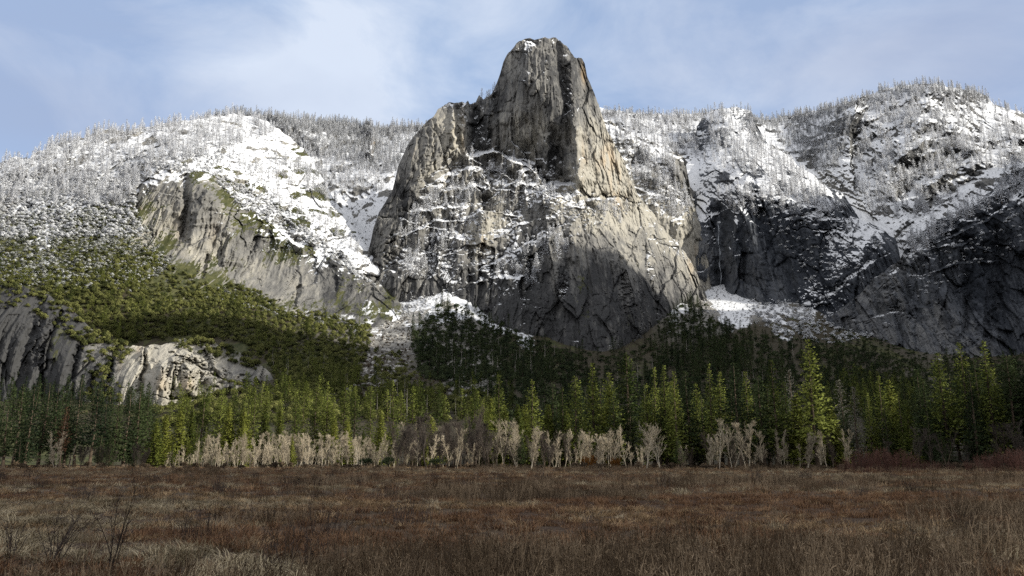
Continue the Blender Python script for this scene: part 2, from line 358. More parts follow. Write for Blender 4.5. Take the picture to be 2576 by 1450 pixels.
# the rock tower in the middle
SENT_TOP = [(925, 640), (933, 604), (940, 570), (953, 533), (986, 485), (1001, 419), (1023, 370), (1046, 337), (1064, 315), (1079, 304), (1092, 291), (1101, 278), (1120, 263), (1132, 258), (1171, 258), (1177, 249), (1182, 261), (1197, 256), (1205, 240), (1216, 252),
            (1236, 236), (1242, 228), (1249, 212), (1258, 186), (1266, 156), (1279, 133), (1301, 108), (1316, 99), (1334, 96), (1345, 102), (1360, 95), (1369, 91), (1382, 96), (1397, 93), (1412, 104), (1430, 123), (1446, 147), (1456, 142), (1463, 146), (1471, 161), (1477, 193), (1486, 215), (1497, 241),
            (1508, 271), (1519, 304), (1530, 333), (1549, 370), (1564, 396), (1575, 422), (1589, 456), (1598, 485), (1625, 512), (1660, 545), (1700, 590), (1735, 650), (1765, 715), (1790, 770)]
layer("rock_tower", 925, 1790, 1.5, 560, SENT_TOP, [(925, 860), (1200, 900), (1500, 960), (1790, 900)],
      [(933, 604, 1560), (986, 485, 1610), (1046, 337, 1680), (1132, 258, 1740), (1216, 252, 1770), (1258, 186, 1740), (1301, 108, 1740), (1382, 96, 1740), (1446, 147, 1745), (1477, 193, 1775), (1508, 271, 1800), (1549, 370, 1800), (1589, 456, 1790), (1660, 545, 1760), (1735, 650, 1720), (1790, 770, 1690),
       (1300, 200, 1660), (1340, 160, 1675), (1280, 300, 1635), (1340, 300, 1635), (1300, 390, 1625), (1380, 390, 1640), (1400, 200, 1665), (1430, 300, 1640), (1460, 300, 1655), (1470, 430, 1630), (1440, 440, 1630), (1520, 430, 1700), (1550, 470, 1715), (1495, 330, 1715),
       (1110, 320, 1665), (1160, 330, 1665), (1205, 330, 1705), (1060, 400, 1620), (1140, 420, 1640), (1010, 480, 1580), (960, 580, 1545), (1000, 620, 1520), (1200, 420, 1625),
       (1150, 500, 1580), (1250, 480, 1580), (1330, 470, 1590), (1400, 500, 1580), (1500, 510, 1610), (1100, 560, 1530), (1210, 580, 1520), (1330, 570, 1520), (1450, 570, 1510), (1560, 560, 1620), (1620, 590, 1650),
       (1000, 700, 1450), (1100, 680, 1465), (1200, 700, 1440), (1300, 690, 1440), (1400, 660, 1450), (1450, 720, 1420), (1560, 700, 1470), (1640, 690, 1540), (1700, 740, 1580), (1200, 800, 1400), (1350, 800, 1390), (1480, 830, 1370), (1580, 820, 1410), (1660, 800, 1480), (1500, 960, 1340), (1200, 900, 1370), (925, 860, 1460), (1790, 900, 1600)],
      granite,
      feats=[('crack', [(1400, 100), (1410, 165), (1418, 230), (1424, 300), (1432, 360)], 24, 9), ('rib', [(1436, 150), (1440, 200), (1446, 270), (1452, 330), (1460, 450)], 34, 26), ('fold', [(1470, 500), (1462, 420), (1454, 330), (1446, 270)], -20, 14),
             ('rib', [(1445, 270), (1440, 320)], 12, 12), ('crack', [(1395, 340), (1405, 400), (1412, 450)], 26, 16),
             ('crack', [(1200, 250), (1206, 290), (1200, 330), (1198, 380)], 40, 13), ('rib', [(1242, 230), (1234, 289), (1222, 326), (1214, 363)], 20, 12),
             ('rib', [(1138, 268), (1141, 370)], 15, 8), ('rib', [(1165, 268), (1167, 390)], 16, 8), ('crack', [(1152, 270), (1154, 360)], 14, 6), ('crack', [(1094, 300), (1093, 360), (1090, 430)], 10, 4), ('rib', [(1050, 345), (1045, 420)], 12, 9), ('crack', [(1068, 390), (1064, 440)], 6, 3),
             ('rib', [(1378, 345), (1374, 390), (1370, 440)], 30, 13), ('rib', [(1245, 290), (1243, 350), (1250, 385)], 14, 8), ('rib', [(1225, 330), (1222, 370)], 12, 6),
             ('crack', [(1340, 170), (1330, 230), (1328, 260)], 6, 3), ('crack', [(1350, 230), (1346, 280)], 5, 3), ('crack', [(1296, 230), (1285, 290)], 5, 3), ('crack', [(1375, 195), (1372, 270)], 6, 3), ('crack', [(1320, 300), (1290, 345)], 5, 5),
             ('ledge', [(1190, 400), (1238, 381), (1286, 407), (1338, 426), (1371, 474), (1400, 490)], 34, 9, 45), ('ledge', [(1286, 396), (1341, 415), (1350, 430)], 16, 6), ('ledge', [(1130, 400), (1150, 378), (1175, 395)], 14, 6),
             ('ledge', [(1075, 470), (1127, 440), (1175, 422), (1210, 435), (1228, 465)], 28, 9, 35), ('ledge', [(1138, 476), (1180, 470), (1232, 476)], 20, 7, 30), ('ledge', [(1045, 530), (1105, 520), (1160, 518), (1212, 528)], 30, 8, 30),
             ('ledge', [(1182, 546), (1230, 507), (1282, 467)], 16, 4, 25), ('ledge', [(1305, 455), (1360, 474), (1434, 461), (1471, 504), (1545, 503), (1600, 520)], 28, 9, 40), ('ledge', [(1400, 500), (1440, 520), (1480, 530)], 18, 7, 30),
             ('ledge', [(1218, 674), (1273, 644), (1346, 612), (1412, 571)], 14, 5, 30), ('ledge', [(1300, 640), (1360, 590), (1400, 575)], 12, 5, 30), ('ledge', [(1175, 721), (1237, 695), (1324, 706)], 18, 7, 25), ('ledge', [(1492, 571), (1540, 590), (1587, 615)], 10, 4, 30),
             ('ledge', [(980, 620), (1020, 590), (1080, 560), (1120, 555)], 18, 7, 30), ('ledge', [(985, 670), (1040, 640), (1100, 640)], 12, 5), ('ledge', [(1180, 620), (1240, 600), (1330, 560)], 12, 5, 30), ('ledge', [(1030, 500), (1075, 505)], 8, 4), ('ledge', [(960, 545), (1010, 548), (1050, 560)], 8, 3),
             ('rib', [(1213, 535), (1212, 600), (1205, 640)], 16, 10), ('rib', [(1300, 470), (1290, 520)], 16, 16), ('fold', [(1515, 495), (1519, 389), (1497, 363)], -14, 10), ('fold', [(1560, 640), (1545, 560), (1500, 470)], -10, 10),
             ('rib', [(1330, 620), (1350, 740), (1345, 830)], 14, 30), ('crack', [(1180, 640), (1185, 720)], 8, 8), ('crack', [(1425, 660), (1400, 760), (1380, 850)], 10, 10), ('rib', [(1440, 580), (1440, 660)], 14, 10),
             ('crack', [(1620, 620), (1640, 720), (1660, 790)], 8, 6), ('rib', [(1565, 640), (1590, 740), (1600, 820)], 16, 30), ('fold', [(1760, 720), (1720, 640), (1660, 560)], -18, 14), ('crack', [(1560, 420), (1575, 500)], 8, 8), ('ledge', [(1330, 104), (1370, 130), (1400, 150)], 10, 4)],
      snow=((1300, 110, .35), (1390, 110, .5), (1460, 155, -.3), (1440, 130, .2), (1340, 160, .3), (1300, 300, .05), (1380, 300, .05), (1440, 290, .4), (1450, 200, .3), (1200, 300, .5), (1150, 330, .25), (1060, 400, .08), (1000, 480, .05), (960, 580, .05), (1180, 440, .85), (1250, 420, .8), (1340, 440, .9), (1380, 470, .9), (1450, 480, .8),
            (1150, 520, .76), (1100, 580, .64), (1220, 540, .52), (1050, 620, .55), (1330, 540, .48), (1400, 560, .42), (1500, 550, .30), (1580, 540, .30), (1540, 600, -.1), (1450, 610, 0), (1500, 430, .0), (1560, 450, .05), (1640, 590, .3), (1250, 660, .4), (1330, 650, .4), (1150, 660, .3), (1400, 700, .1), (1500, 700, .05), (1250, 720, .4), (1200, 780, .2), (1400, 800, 0), (1550, 800, 0), (1680, 740, .05)),
      veg=((1300, 200, 0), (1300, 700, .05), (1450, 640, .12), (1480, 760, .15), (1600, 760, .12), (1560, 700, .08), (1200, 600, .05)),
      tint=((1300, 200, .0), (1340, 340, .15), (1290, 300, .05), (1430, 180, -.35), (1412, 280, -.4), (1410, 390, -.5), (1470, 360, .3), (1540, 440, 1.0), (1580, 480, 1.1), (1500, 480, .7), (1560, 400, .9), (1520, 360, .6), (1150, 330, .4), (1060, 400, .0), (1090, 420, .2), (1010, 500, -.35), (950, 600, -.1), (1210, 580, .3), (1100, 600, -.2), (1300, 640, -.3), (1450, 640, -.1),  # stains, and the shade of chimney and lower face put into colour
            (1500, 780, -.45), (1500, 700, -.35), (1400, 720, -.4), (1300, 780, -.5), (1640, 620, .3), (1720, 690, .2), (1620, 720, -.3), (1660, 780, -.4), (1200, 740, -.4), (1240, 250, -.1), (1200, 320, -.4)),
      warm=((1468, 185, 8, 35, .55), (1530, 400, 34, 50, .55), (1555, 470, 28, 60, .55), (1165, 330, 8, 70, .35), (1141, 320, 7, 60, .35), (1045, 380, 8, 40, .35), (1213, 590, 8, 50, .4), (1470, 400, 10, 80, .4), (1738, 670, 12, 40, .4), (1240, 360, 6, 30, .4)),  # cream of the sunlit ribs and right face put into the rock
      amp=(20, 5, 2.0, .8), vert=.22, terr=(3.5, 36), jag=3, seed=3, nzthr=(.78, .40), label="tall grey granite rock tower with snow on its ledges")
# shoulder behind its right flank
layer("tower_shoulder", 1480, 1830, 1.8, 220,
      [(1480, 300), (1519, 300), (1545, 312), (1600, 340), (1640, 356), (1677, 372), (1722, 398), (1730, 440), (1742, 500), (1757, 548), (1770, 600), (1800, 700), (1830, 760)],
      [(1480, 700), (1830, 840)],
      [(1500, 300, 2000), (1600, 340, 1980), (1677, 372, 1950), (1722, 398, 1930), (1742, 500, 1850), (1757, 548, 1820), (1800, 700, 1780), (1600, 400, 1900), (1660, 430, 1860), (1700, 460, 1840), (1620, 470, 1820), (1690, 530, 1790), (1730, 560, 1775), (1640, 540, 1780), (1740, 650, 1750), (1480, 700, 1740), (1830, 840, 1720), (1700, 620, 1755)],
      granite, feats=[('ledge', [(1545, 325), (1600, 352), (1677, 388), (1715, 405)], 24, 6, 25), ('ledge', [(1590, 430), (1650, 450), (1700, 480)], 18, 7), ('ledge', [(1610, 480), (1680, 500), (1740, 520)], 18, 7), ('rib', [(1690, 400), (1700, 440)], 12, 14)],
      snow=((1560, 330, .8), (1650, 380, .7), (1620, 420, .55), (1700, 440, .65), (1640, 490, .7), (1700, 510, .8), (1730, 560, .5), (1700, 600, .25), (1745, 640, .1), (1680, 700, 0)), tint=((1700, 400, -.1), (1735, 600, .5), (1680, 600, .3)),
      warm=((1745, 630, 12, 50, .4),), amp=(14, 5.0, 2.5, 1.0), terr=(5.0, 30), jag=3, seed=4, label="snowy shoulder behind the right flank of the rock tower")
# back ridge and right mountain
layer("right_back_mountain", 1480, 2660, 2.1, 260,
      [(1480, 285), (1510, 272), (1540, 278), (1600, 284), (1690, 290), (1730, 285), (1800, 285), (1890, 292), (1925, 302), (1980, 292), (2050, 278), (2130, 258), (2180, 240), (2230, 222), (2300, 214), (2350, 210), (2400, 222), (2450, 228), (2480, 240), (2500, 262), (2540, 276), (2576, 285), (2660, 290)],
      [(1480, 640), (1900, 700), (2250, 760), (2660, 700)],
      [(1480, 285, 2600), (1700, 290, 2600), (1925, 302, 2700), (2050, 278, 2700), (2180, 240, 2560), (2345, 210, 2450), (2450, 228, 2480), (2500, 262, 2520), (2660, 290, 2650), (1600, 340, 2350), (1700, 380, 2250), (1760, 420, 2100), (1950, 360, 2480), (2020, 420, 2300), (2120, 480, 2100), (2180, 545, 1950), (2150, 300, 2360), (2140, 360, 2240), (2250, 330, 2250), (2350, 300, 2260),
       (2450, 330, 2200), (2300, 420, 2060), (2400, 420, 2040), (2500, 400, 2030), (2576, 420, 1980), (2200, 440, 2080), (2300, 520, 1920), (2260, 590, 1840), (2450, 500, 1890), (1480, 640, 1900), (1900, 700, 1900), (2250, 760, 1720), (2660, 700, 1700), (2576, 340, 2240)],
      granite,
      feats=[('rib', [(2165, 245), (2150, 290), (2135, 330), (2140, 370)], 50, 26), ('fold', [(2140, 380), (2135, 330), (2160, 270)], -30, 16), ('rib', [(2345, 212), (2310, 300), (2270, 380), (2240, 450)], 50, 60), ('rib', [(2500, 280), (2560, 340), (2576, 400)], 35, 40), ('ledge', [(2230, 410), (2300, 440), (2360, 430), (2420, 440)], 22, 7), ('ledge', [(2180, 500), (2250, 520), (2330, 500)], 18, 7),
             ('ledge', [(2280, 585), (2350, 520), (2440, 470), (2550, 420)], 30, 14, 40), ('crack', [(2080, 460), (2140, 500), (2180, 550)], 25, 25), ('ledge', [(2210, 290), (2270, 280), (2330, 250)], 16, 6), ('rib', [(2180, 300), (2240, 262), (2300, 235)], 26, 14), ('rib', [(2170, 350), (2235, 315), (2290, 290)], 26, 14), ('rib', [(2260, 400), (2330, 350), (2400, 330)], 28, 16), ('rib', [(2330, 470), (2400, 425), (2480, 410)], 28, 16), ('rib', [(2440, 380), (2510, 350), (2576, 345)], 26, 16), ('crack', [(2200, 330), (2260, 300), (2330, 280)], 18, 9), ('crack', [(2250, 440), (2330, 400), (2420, 380)], 18, 10), ('ledge', [(1640, 330), (1700, 320), (1740, 340)], 18, 8), ('ledge', [(2350, 350), (2430, 340), (2500, 350)], 16, 6), ('ledge', [(2240, 350), (2290, 340), (2340, 350)], 16, 6)],
      snow=((1550, 310, .7), (1700, 330, .65), (1740, 400, .8), (1950, 330, .6), (2020, 420, .8), (2120, 490, .95), (2140, 320, .3), (2250, 300, .75), (2350, 260, .75), (2300, 380, .6), (2420, 400, .6), (2500, 330, .6), (2300, 460, .6), (2200, 520, .85), (2400, 490, .95), (2500, 440, .8), (2300, 570, .95), (2560, 420, .5), (2150, 420, .8)),
      tint=((0, 0, -.25),), rocky=2.2, amp=(30, 7.7, 3.5, 1.3), terr=(7.0, 34), jag=3.0, seed=5, label="snowy forested mountain on the right skyline")
# right hump with the dark wall
layer("right_dark_wall", 1740, 2300, 1.8, 330,
      [(1740, 480), (1746, 400), (1752, 320), (1770, 290), (1790, 276), (1850, 268), (1890, 282), (1905, 318), (1936, 371), (1991, 393), (2010, 422), (2047, 441), (2069, 467), (2121, 489), (2150, 533), (2162, 552), (2213, 574), (2254, 602), (2265, 648), (2300, 720)],
      [(1740, 800), (2300, 900)],
      [(1746, 400, 2250), (1790, 276, 2350), (1850, 268, 2350), (1890, 282, 2330), (1905, 318, 2250), (1936, 371, 2150), (2010, 422, 2000), (2121, 489, 1880), (2162, 552, 1820), (2254, 602, 1740), (2300, 720, 1690), (1800, 340, 2180), (1780, 420, 2020), (1850, 380, 2050), (1900, 400, 1980), (1830, 450, 1900), (1790, 510, 1850), (1870, 480, 1780), (1950, 470, 1790), (2040, 500, 1760), (2100, 540, 1720),
       (1770, 560, 1790), (1810, 560, 1800), (1850, 560, 1710), (1920, 560, 1700), (2000, 580, 1690), (2080, 600, 1660), (2180, 620, 1620), (1780, 680, 1740), (1810, 700, 1760), (1850, 680, 1700), (1920, 700, 1650), (2000, 700, 1620), (2100, 720, 1570), (2200, 720, 1560), (1740, 800, 1700), (1900, 780, 1620), (2050, 780, 1540), (2300, 900, 1450), (2150, 830, 1500)],
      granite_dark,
      feats=[('crack', [(1805, 530), (1808, 620), (1815, 720)], 40, 16), ('rib', [(1860, 490), (1850, 560), (1840, 640)], 24, 26), ('ledge', [(1750, 395), (1800, 405), (1870, 400)], 26, 9, 35), ('ledge', [(1765, 480), (1800, 500), (1850, 470), (1890, 440)], 24, 8, 35), ('ledge', [(1840, 520), (1900, 490), (1970, 500), (2050, 520)], 20, 7, 30), ('ledge', [(1990, 545), (2060, 540), (2120, 560)], 16, 6), ('ledge', [(2060, 580), (2100, 583), (2130, 590)], 14, 5),
             ('ledge', [(1860, 540), (1890, 560)], 10, 5), ('ledge', [(2070, 760), (2120, 720), (2170, 680), (2200, 660)], 16, 8, 25), ('fold', [(2000, 720), (1960, 620), (1930, 540)], 14, 14), ('fold', [(1900, 720), (1880, 640), (1870, 560)], 14, 12), ('ledge', [(1800, 330), (1840, 320), (1880, 335)], 18, 7), ('rib', [(2160, 560), (2170, 640), (2180, 720)], 16, 40)],
      snow=((1790, 290, .6), (1830, 340, .75), (1890, 320, .3), (1790, 410, .85), (1850, 400, .6), (1930, 420, .75), (2000, 440, .75), (2070, 490, .7), (2120, 530, .55), (2020, 520, .5), (1890, 490, .45), (1790, 500, .8), (1830, 530, .5), (2090, 580, .5), (2200, 590, .4), (1800, 600, .3), (1950, 600, .12), (2050, 640, .1), (1900, 680, .0), (2120, 720, .35), (2180, 690, .35), (2000, 740, .15), (2060, 770, .3), (2200, 800, 0)),
      tint=((1800, 340, 0), (1850, 600, -.3), (2000, 650, -.3), (2100, 800, -.35), (1780, 620, .1)), amp=(18, 4.4, 2.2, 0.9), terr=(4.5, 32), vert=.22, jag=3, seed=6, facet=((18, 55, 140), (8, 22, 70), (3, 8, 24), (1.4, 4, 10)), flute=(6, 2.4), label="dark shaded rock wall below the snowy hump right of the tower")
layer("far_right_wall", 2080, 2660, 1.9, 300,
      [(2080, 800), (2140, 760), (2200, 700), (2262, 655), (2280, 620), (2306, 595), (2361, 554), (2417, 528), (2440, 524), (2491, 482), (2530, 442), (2576, 422), (2660, 400)],
      [(2080, 900), (2300, 930), (2660, 960)],
      [(2080, 800, 1500), (2262, 655, 1545), (2306, 595, 1563), (2417, 528, 1563), (2491, 482, 1563), (2576, 422, 1568), (2660, 400, 1563), (2320, 650, 1518), (2400, 600, 1504), (2480, 560, 1496), (2560, 520, 1486), (2300, 720, 1504), (2400, 700, 1486), (2500, 660, 1473), (2600, 640, 1460), (2200, 760, 1496), (2300, 810, 1478), (2400, 800, 1464), (2500, 780, 1450), (2600, 760, 1437), (2080, 900, 1464), (2300, 930, 1437), (2660, 960, 1392), (2500, 880, 1419)],
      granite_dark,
      feats=[('ledge', [(2290, 650), (2340, 600), (2420, 560), (2500, 540), (2560, 500)], 20, 8, 30), ('crack', [(2265, 650), (2280, 720), (2290, 800)], 14, 10), ('ledge', [(2380, 620), (2440, 610), (2500, 640)], 12, 6), ('ledge', [(2230, 690), (2260, 680), (2290, 690)], 12, 6), ('fold', [(2420, 860), (2380, 780), (2350, 700)], 12, 12), ('ledge', [(2380, 600), (2470, 560), (2576, 480)], 16, 6, 25), ('ledge', [(2330, 700), (2420, 660), (2480, 660)], 12, 5, 25), ('crack', [(2420, 620), (2440, 740), (2430, 840)], 16, 9), ('crack', [(2510, 580), (2520, 700), (2500, 820)], 16, 9), ('rib', [(2470, 600), (2480, 720), (2470, 850)], 18, 26), ('ledge', [(2200, 800), (2260, 780), (2330, 830), (2400, 850)], 14, 7), ('ledge', [(2480, 500), (2540, 470)], 14, 6)],
      snow=((2300, 600, .7), (2400, 540, .45), (2480, 500, .5), (2560, 440, .4), (2560, 480, .45), (2350, 620, .15), (2450, 600, .02), (2540, 560, .02), (2300, 700, .12), (2400, 700, -.25), (2500, 700, -.3), (2240, 780, .05), (2380, 850, -.2), (2500, 850, -.3), (2330, 800, -.2), (2560, 620, -.2)),
      tint=((0, 0, -.25), (2250, 720, .15), (2330, 820, .25), (2290, 760, .2), (2450, 700, -.4)), amp=(18, 4.4, 2.1, 0.8), terr=(4.0, 34), vert=.22, jag=3, seed=7, facet=((20, 60, 150), (9, 24, 75), (3.4, 9, 26), (1.5, 4, 10)), flute=(7, 2.6), label="dark bluish rock wall at the right edge")
# wooded talus apron under the cliffs
layer("wooded_slope", -120, 2700, 3.0, 220,
      [(-120, 640), (0, 620), (200, 590), (350, 605), (450, 655), (600, 690), (740, 750), (900, 775), (965, 770), (990, 735), (1010, 700), (1050, 690), (1100, 705), (1160, 705), (1185, 740), (1250, 790), (1330, 815), (1440, 855), (1560, 865), (1620, 835), (1680, 765), (1760, 745), (1800, 712), (1850, 725), (1900, 735), (1960, 730), (2040, 745), (2110, 815), (2230, 855), (2330, 885), (2450, 895), (2576, 890), (2700, 890)],
      [(-120, 1170), (2700, 1170)],
      [(-120, 640, 1310), (0, 620, 1330), (200, 590, 1370), (350, 605, 1380), (450, 655, 1370), (600, 690, 1390), (740, 750, 1390), (900, 775, 1390), (965, 770, 1430), (1010, 700, 1580), (1050, 690, 1580), (1160, 705, 1500), (1250, 790, 1450), (1330, 815, 1430), (1440, 855, 1410), (1560, 865, 1420), (1620, 835, 1470), (1680, 765, 1590), (1760, 745, 1690), (1800, 712, 1790), (1900, 735, 1720), (1960, 730, 1710), (2040, 745, 1640), (2110, 815, 1520), (2230, 855, 1480), (2330, 885, 1460), (2450, 895, 1445), (2576, 890, 1435), (2700, 890, 1430),
       (0, 700, 1170), (200, 690, 1210), (400, 740, 1190), (600, 780, 1190), (800, 830, 1190), (950, 850, 1200), (1050, 780, 1370), (1120, 800, 1320), (300, 830, 1040), (600, 880, 1010), (800, 920, 980), (1000, 900, 1050), (1200, 880, 1160), (1400, 920, 1120), (1600, 920, 1160), (1750, 830, 1360), (1900, 820, 1400), (2050, 860, 1300), (2200, 930, 1130), (2400, 950, 1100), (2600, 960, 1050),
       (0, 940, 960), (300, 950, 930), (0, 1005, 840), (300, 1005, 835), (500, 985, 850), (900, 1000, 790), (1300, 990, 850), (1700, 990, 860), (2100, 1000, 850), (2500, 1010, 830), (0, 1060, 600), (700, 1060, 600), (1300, 1060, 600), (2000, 1060, 600), (2600, 1060, 600), (-120, 1170, 380), (700, 1170, 380), (1300, 1170, 380), (2000, 1170, 380), (2700, 1170, 380), (-120, 1120, 440), (700, 1120, 440), (1300, 1120, 440), (2000, 1120, 440), (2700, 1120, 440)],
      forest_floor, snow=((0, 640, .3), (300, 620, .3), (450, 680, -.5), (540, 700, -.6), (600, 720, -.5), (500, 740, -.5), (900, 790, .0), (1000, 740, .9), (1080, 720, 1.2), (1150, 725, 1.1), (1050, 770, .5), (1000, 800, .0), (1230, 795, .7), (1300, 820, .35), (980, 860, .1), (1500, 890, -.3), (1700, 770, .45), (1820, 735, 1.2), (1850, 765, .85), (1860, 810, .3), (1930, 780, .6), (1960, 760, .3), (1950, 820, .2), (2040, 780, .3), (2050, 860, -.2), (1900, 850, -.4), (1780, 800, -.2), (2150, 860, -.2), (1750, 840, .0), (2250, 870, -.1), (2330, 890, .1), (2420, 910, 0), (2500, 900, -.2),
            (1200, 860, -.4), (700, 850, -.4), (300, 800, -.3), (1000, 950, -.4), (1700, 950, -.5), (2300, 980, -.4), (1500, 1050, -.8), (0, 1000, -.9), (0, 1080, -.9), (300, 1080, -.9), (900, 1050, -.8), (2100, 1050, -.8), (2576, 1000, -.8), (2000, 960, -.6), (1850, 880, -.3), (1400, 960, -.6), (2500, 1080, -.8), (1750, 1000, -.6), (1100, 880, -.3), (1180, 900, -.4)),
      veg=((0, 660, .4), (400, 750, .35), (800, 850, .35), (1000, 900, .1), (980, 800, .1), (1100, 950, .1), (1300, 900, .2), (1080, 720, 0), (1820, 760, .0), (1900, 850, .2), (1600, 950, .2), (2350, 920, .3), (2500, 960, .2), (600, 1000, .3)),
      soil=((0, 700, .9), (500, 800, .9), (1000, 850, .35), (1000, 900, .6), (960, 940, .6), (1180, 960, .25), (1080, 1050, 1), (1180, 1060, 1), (950, 1050, 1), (1080, 730, .1), (1400, 900, .9), (1850, 740, .2), (1900, 900, .9), (2350, 910, .6), (2500, 960, .9), (1300, 1050, 1)),
      tint=((1000, 880, .7), (1180, 970, .3), (0, 700, 0), (2330, 900, .3)), amp=(14, 3.3, 1.8, 0.9), freq=(1 / 120, 1 / 45, 1 / 16, 1 / 6), vert=.4, terr=(0.0, 40), jag=2, seed=8, back=200, nzthr=(.95, .45), label="wooded talus slope at the foot of the cliffs")
# low granite dome in front of the left slope
layer("low_dome", -120, 720, 1.8, 230,
      [(-120, 700), (0, 714), (60, 722), (120, 742), (180, 778), (230, 830), (290, 862), (330, 872), (400, 868), (470, 852), (540, 862), (600, 885), (650, 910), (680, 938), (700, 980), (720, 1030)],
      [(-120, 1100), (720, 1100)],
      [(-120, 700, 917), (0, 714, 913), (120, 742, 905), (230, 830, 879), (330, 872, 867), (400, 868, 871), (470, 852, 884), (600, 885, 879), (680, 938, 871), (720, 1030, 854), (0, 800, 871), (100, 850, 858), (200, 880, 850), (300, 920, 842), (400, 920, 837), (500, 920, 844), (600, 930, 850), (0, 950, 842), (100, 1000, 829), (300, 1000, 821), (450, 970, 821), (450, 1020, 816), (600, 990, 829), (-120, 1100, 812), (300, 1100, 804), (720, 1100, 821)],
      granite,
      feats=[('fold', [(60, 1020), (75, 900), (110, 780)], 8, 8), ('crack', [(100, 1000), (120, 880), (150, 790)], 8, 5), ('crack', [(180, 1000), (190, 900), (200, 860)], 8, 5), ('ledge', [(350, 880), (400, 885), (440, 895)], 6, 5, 18), ('crack', [(370, 870), (362, 930), (350, 980)], 14, 7), ('ledge', [(400, 915), (450, 920), (480, 915)], 4, 4, 20), ('crack', [(440, 915), (432, 990)], 8, 4), ('rib', [(480, 930), (475, 990)], 12, 26), ('rib', [(410, 920), (405, 970)], 10, 16), ('ledge', [(430, 1002), (480, 1006), (520, 1000)], 10, 4, 15),
             ('ledge', [(480, 915), (520, 935), (560, 960), (600, 970)], 8, 5, 20), ('crack', [(520, 880), (545, 950)], 6, 5), ('crack', [(240, 940), (225, 1000)], 8, 6), ('crack', [(290, 880), (275, 950)], 8, 5), ('ledge', [(230, 840), (280, 850), (330, 865)], 8, 5)],
      snow=((0, 0, -.8), (400, 900, -.8)), veg=((0, 740, .15), (60, 800, 0), (200, 850, .15), (300, 860, .2), (330, 930, .1), (430, 940, 0), (500, 900, .2), (560, 900, .25), (600, 940, .12), (650, 920, .2), (540, 960, .2), (480, 870, .35), (240, 930, .1), (50, 950, 0)),
      tint=((50, 850, -.7), (150, 900, -.65), (250, 950, -.3), (100, 780, -.5), (20, 960, -.6), (400, 930, .55), (470, 960, .9), (410, 950, .9), (560, 930, .15), (640, 940, .1)), warm=((405, 950, 24, 40, .55), (470, 970, 24, 30, .5), (350, 880, 10, 15, .4), (465, 960, 25, 25, .25), (300, 910, 10, 40, .25)),  # real streaks, plus the left's shade and the slabs' sunlight put into colour
      amp=(10, 4.5, 2.2, 1.0), freq=(1 / 70, 1 / 26, 1 / 10, 1 / 4), vert=.22, terr=(1.5, 30), jag=3, seed=9, flute=(2.6, .9), facet=((8, 42, 90), (4, 16, 42), (1.4, 6, 16), (.6, 3, 7)), label="low streaked granite dome at the foot of the left mountain")
# unseen ridge added at right, crest shaped to shade the meadow and lower cliffs
SHADE = [(-900, 760), (0, 745), (120, 715), (190, 680), (225, 622), (250, 562), (264, 566), (276, 577), (300, 568), (335, 545), (380, 560), (450, 610), (550, 655), (640, 770), (700, 880), (760, 1010), (820, 1075), (900, 1090), (955, 1085), (1008, 965), (1060, 955), (1150, 1000), (1300, 1020), (1370, 1060), (1410, 1085), (1450, 1085), (1490, 1030), (1535, 965), (1600, 900), (1690, 900), (1730, 1015), (1780, 1075), (1850, 1110), (1920, 1125), (2100, 1090), (2600, 1000), (3200, 900)]
def shade_caster_ridge():
    T0 = 1300.0
    s = np.arange(-900, 3201, 6.0); H = lut(SHADE)(s) + 9 * fbm(s / 40, s * 0 + 2, octs=4) + 14 * fbm(s / 200, s * 0 + 4, octs=2) + 24 * sstep(700, 1200, s) * fbm(s / 26, s * 0 + 8, octs=4)
    offs = [-480, -440, -330, -220, -120, -50, -15, 0, 20, 90, 300, 900]; frac = [-.02, .08, .25, .45, .7, .88, .97, 1, .985, .85, .6, -.05]
    hx, hy, lx, ly = cos(SUN_AZ), -sin(SUN_AZ), sin(SUN_AZ), cos(SUN_AZ)
    rows = []
    for d, f in zip(offs, frac):
        T = T0 + d + (0 if d == 0 else 12 * fbm(s / 60, s * 0 + d, octs=3))
        rows.append(np.stack([T * hx + s * lx, T * hy + s * ly, H * f + (0 if f in (1, -.02, -.05) else 1) * 15 * fbm(s / 50, s * 0 + d + 3, octs=3)], -1))
    V = np.stack(rows); z = np.zeros(V.shape[:2])
    me = np_mesh("shade_caster_ridge", V.reshape(-1, 3), grid_faces(len(offs), len(s))[:, ::-1], granite_dark, True, dict(snow=z + .1, veg=z + .3, soil=z, tint=z, warm=z))
    tag(link(bpy.data.objects.new("shade_caster_ridge", me)), "unseen shade-casting ridge added out of the frame on the right", "mountain", kind='structure')
shade_caster_ridge()
def meadow():
    xs = np.concatenate([np.linspace(-7000, -400, 14), np.linspace(-380, 380, 260), np.linspace(400, 7000, 14)])
    ys = np.concatenate([np.linspace(-3000, -10, 8), np.linspace(0, 60, 121), np.linspace(62, 500, 150), np.linspace(520, 9000, 20)])
    X, Y = np.meshgrid(xs, ys); Z = .10 * fbm(X / 9, Y / 9, octs=3) + .06 * fbm(X / 2.2, Y / 2.2, octs=2)
    Z = Z * (np.hypot(X, Y) < 420) - np.maximum(0, np.hypot(X, Y) - 600) * .002
    me = np_mesh("meadow_ground", np.stack([X, Y, Z], -1).reshape(-1, 3), grid_faces(len(ys), len(xs)), None)
    m = Mat("meadow_soil", 0.95); p = m.noise(.06, m.coord((1, .45, 1)), 5, .6); f = m.noise(3, m.coord(), 4, .7)
    c = m.mix(m.ramp(p, .42, .58), (0.070, 0.048, 0.028), (0.045, 0.026, 0.016)); c = m.mix(m.math('MULTIPLY', m.ramp(f, .4, .7), .5), c, (0.15, 0.105, 0.065)); m.base(c)
    me.materials.append(m.m); tag(link(bpy.data.objects.new("meadow_ground", me)), "dry winter meadow across the valley floor", "ground", kind='structure')
meadow()
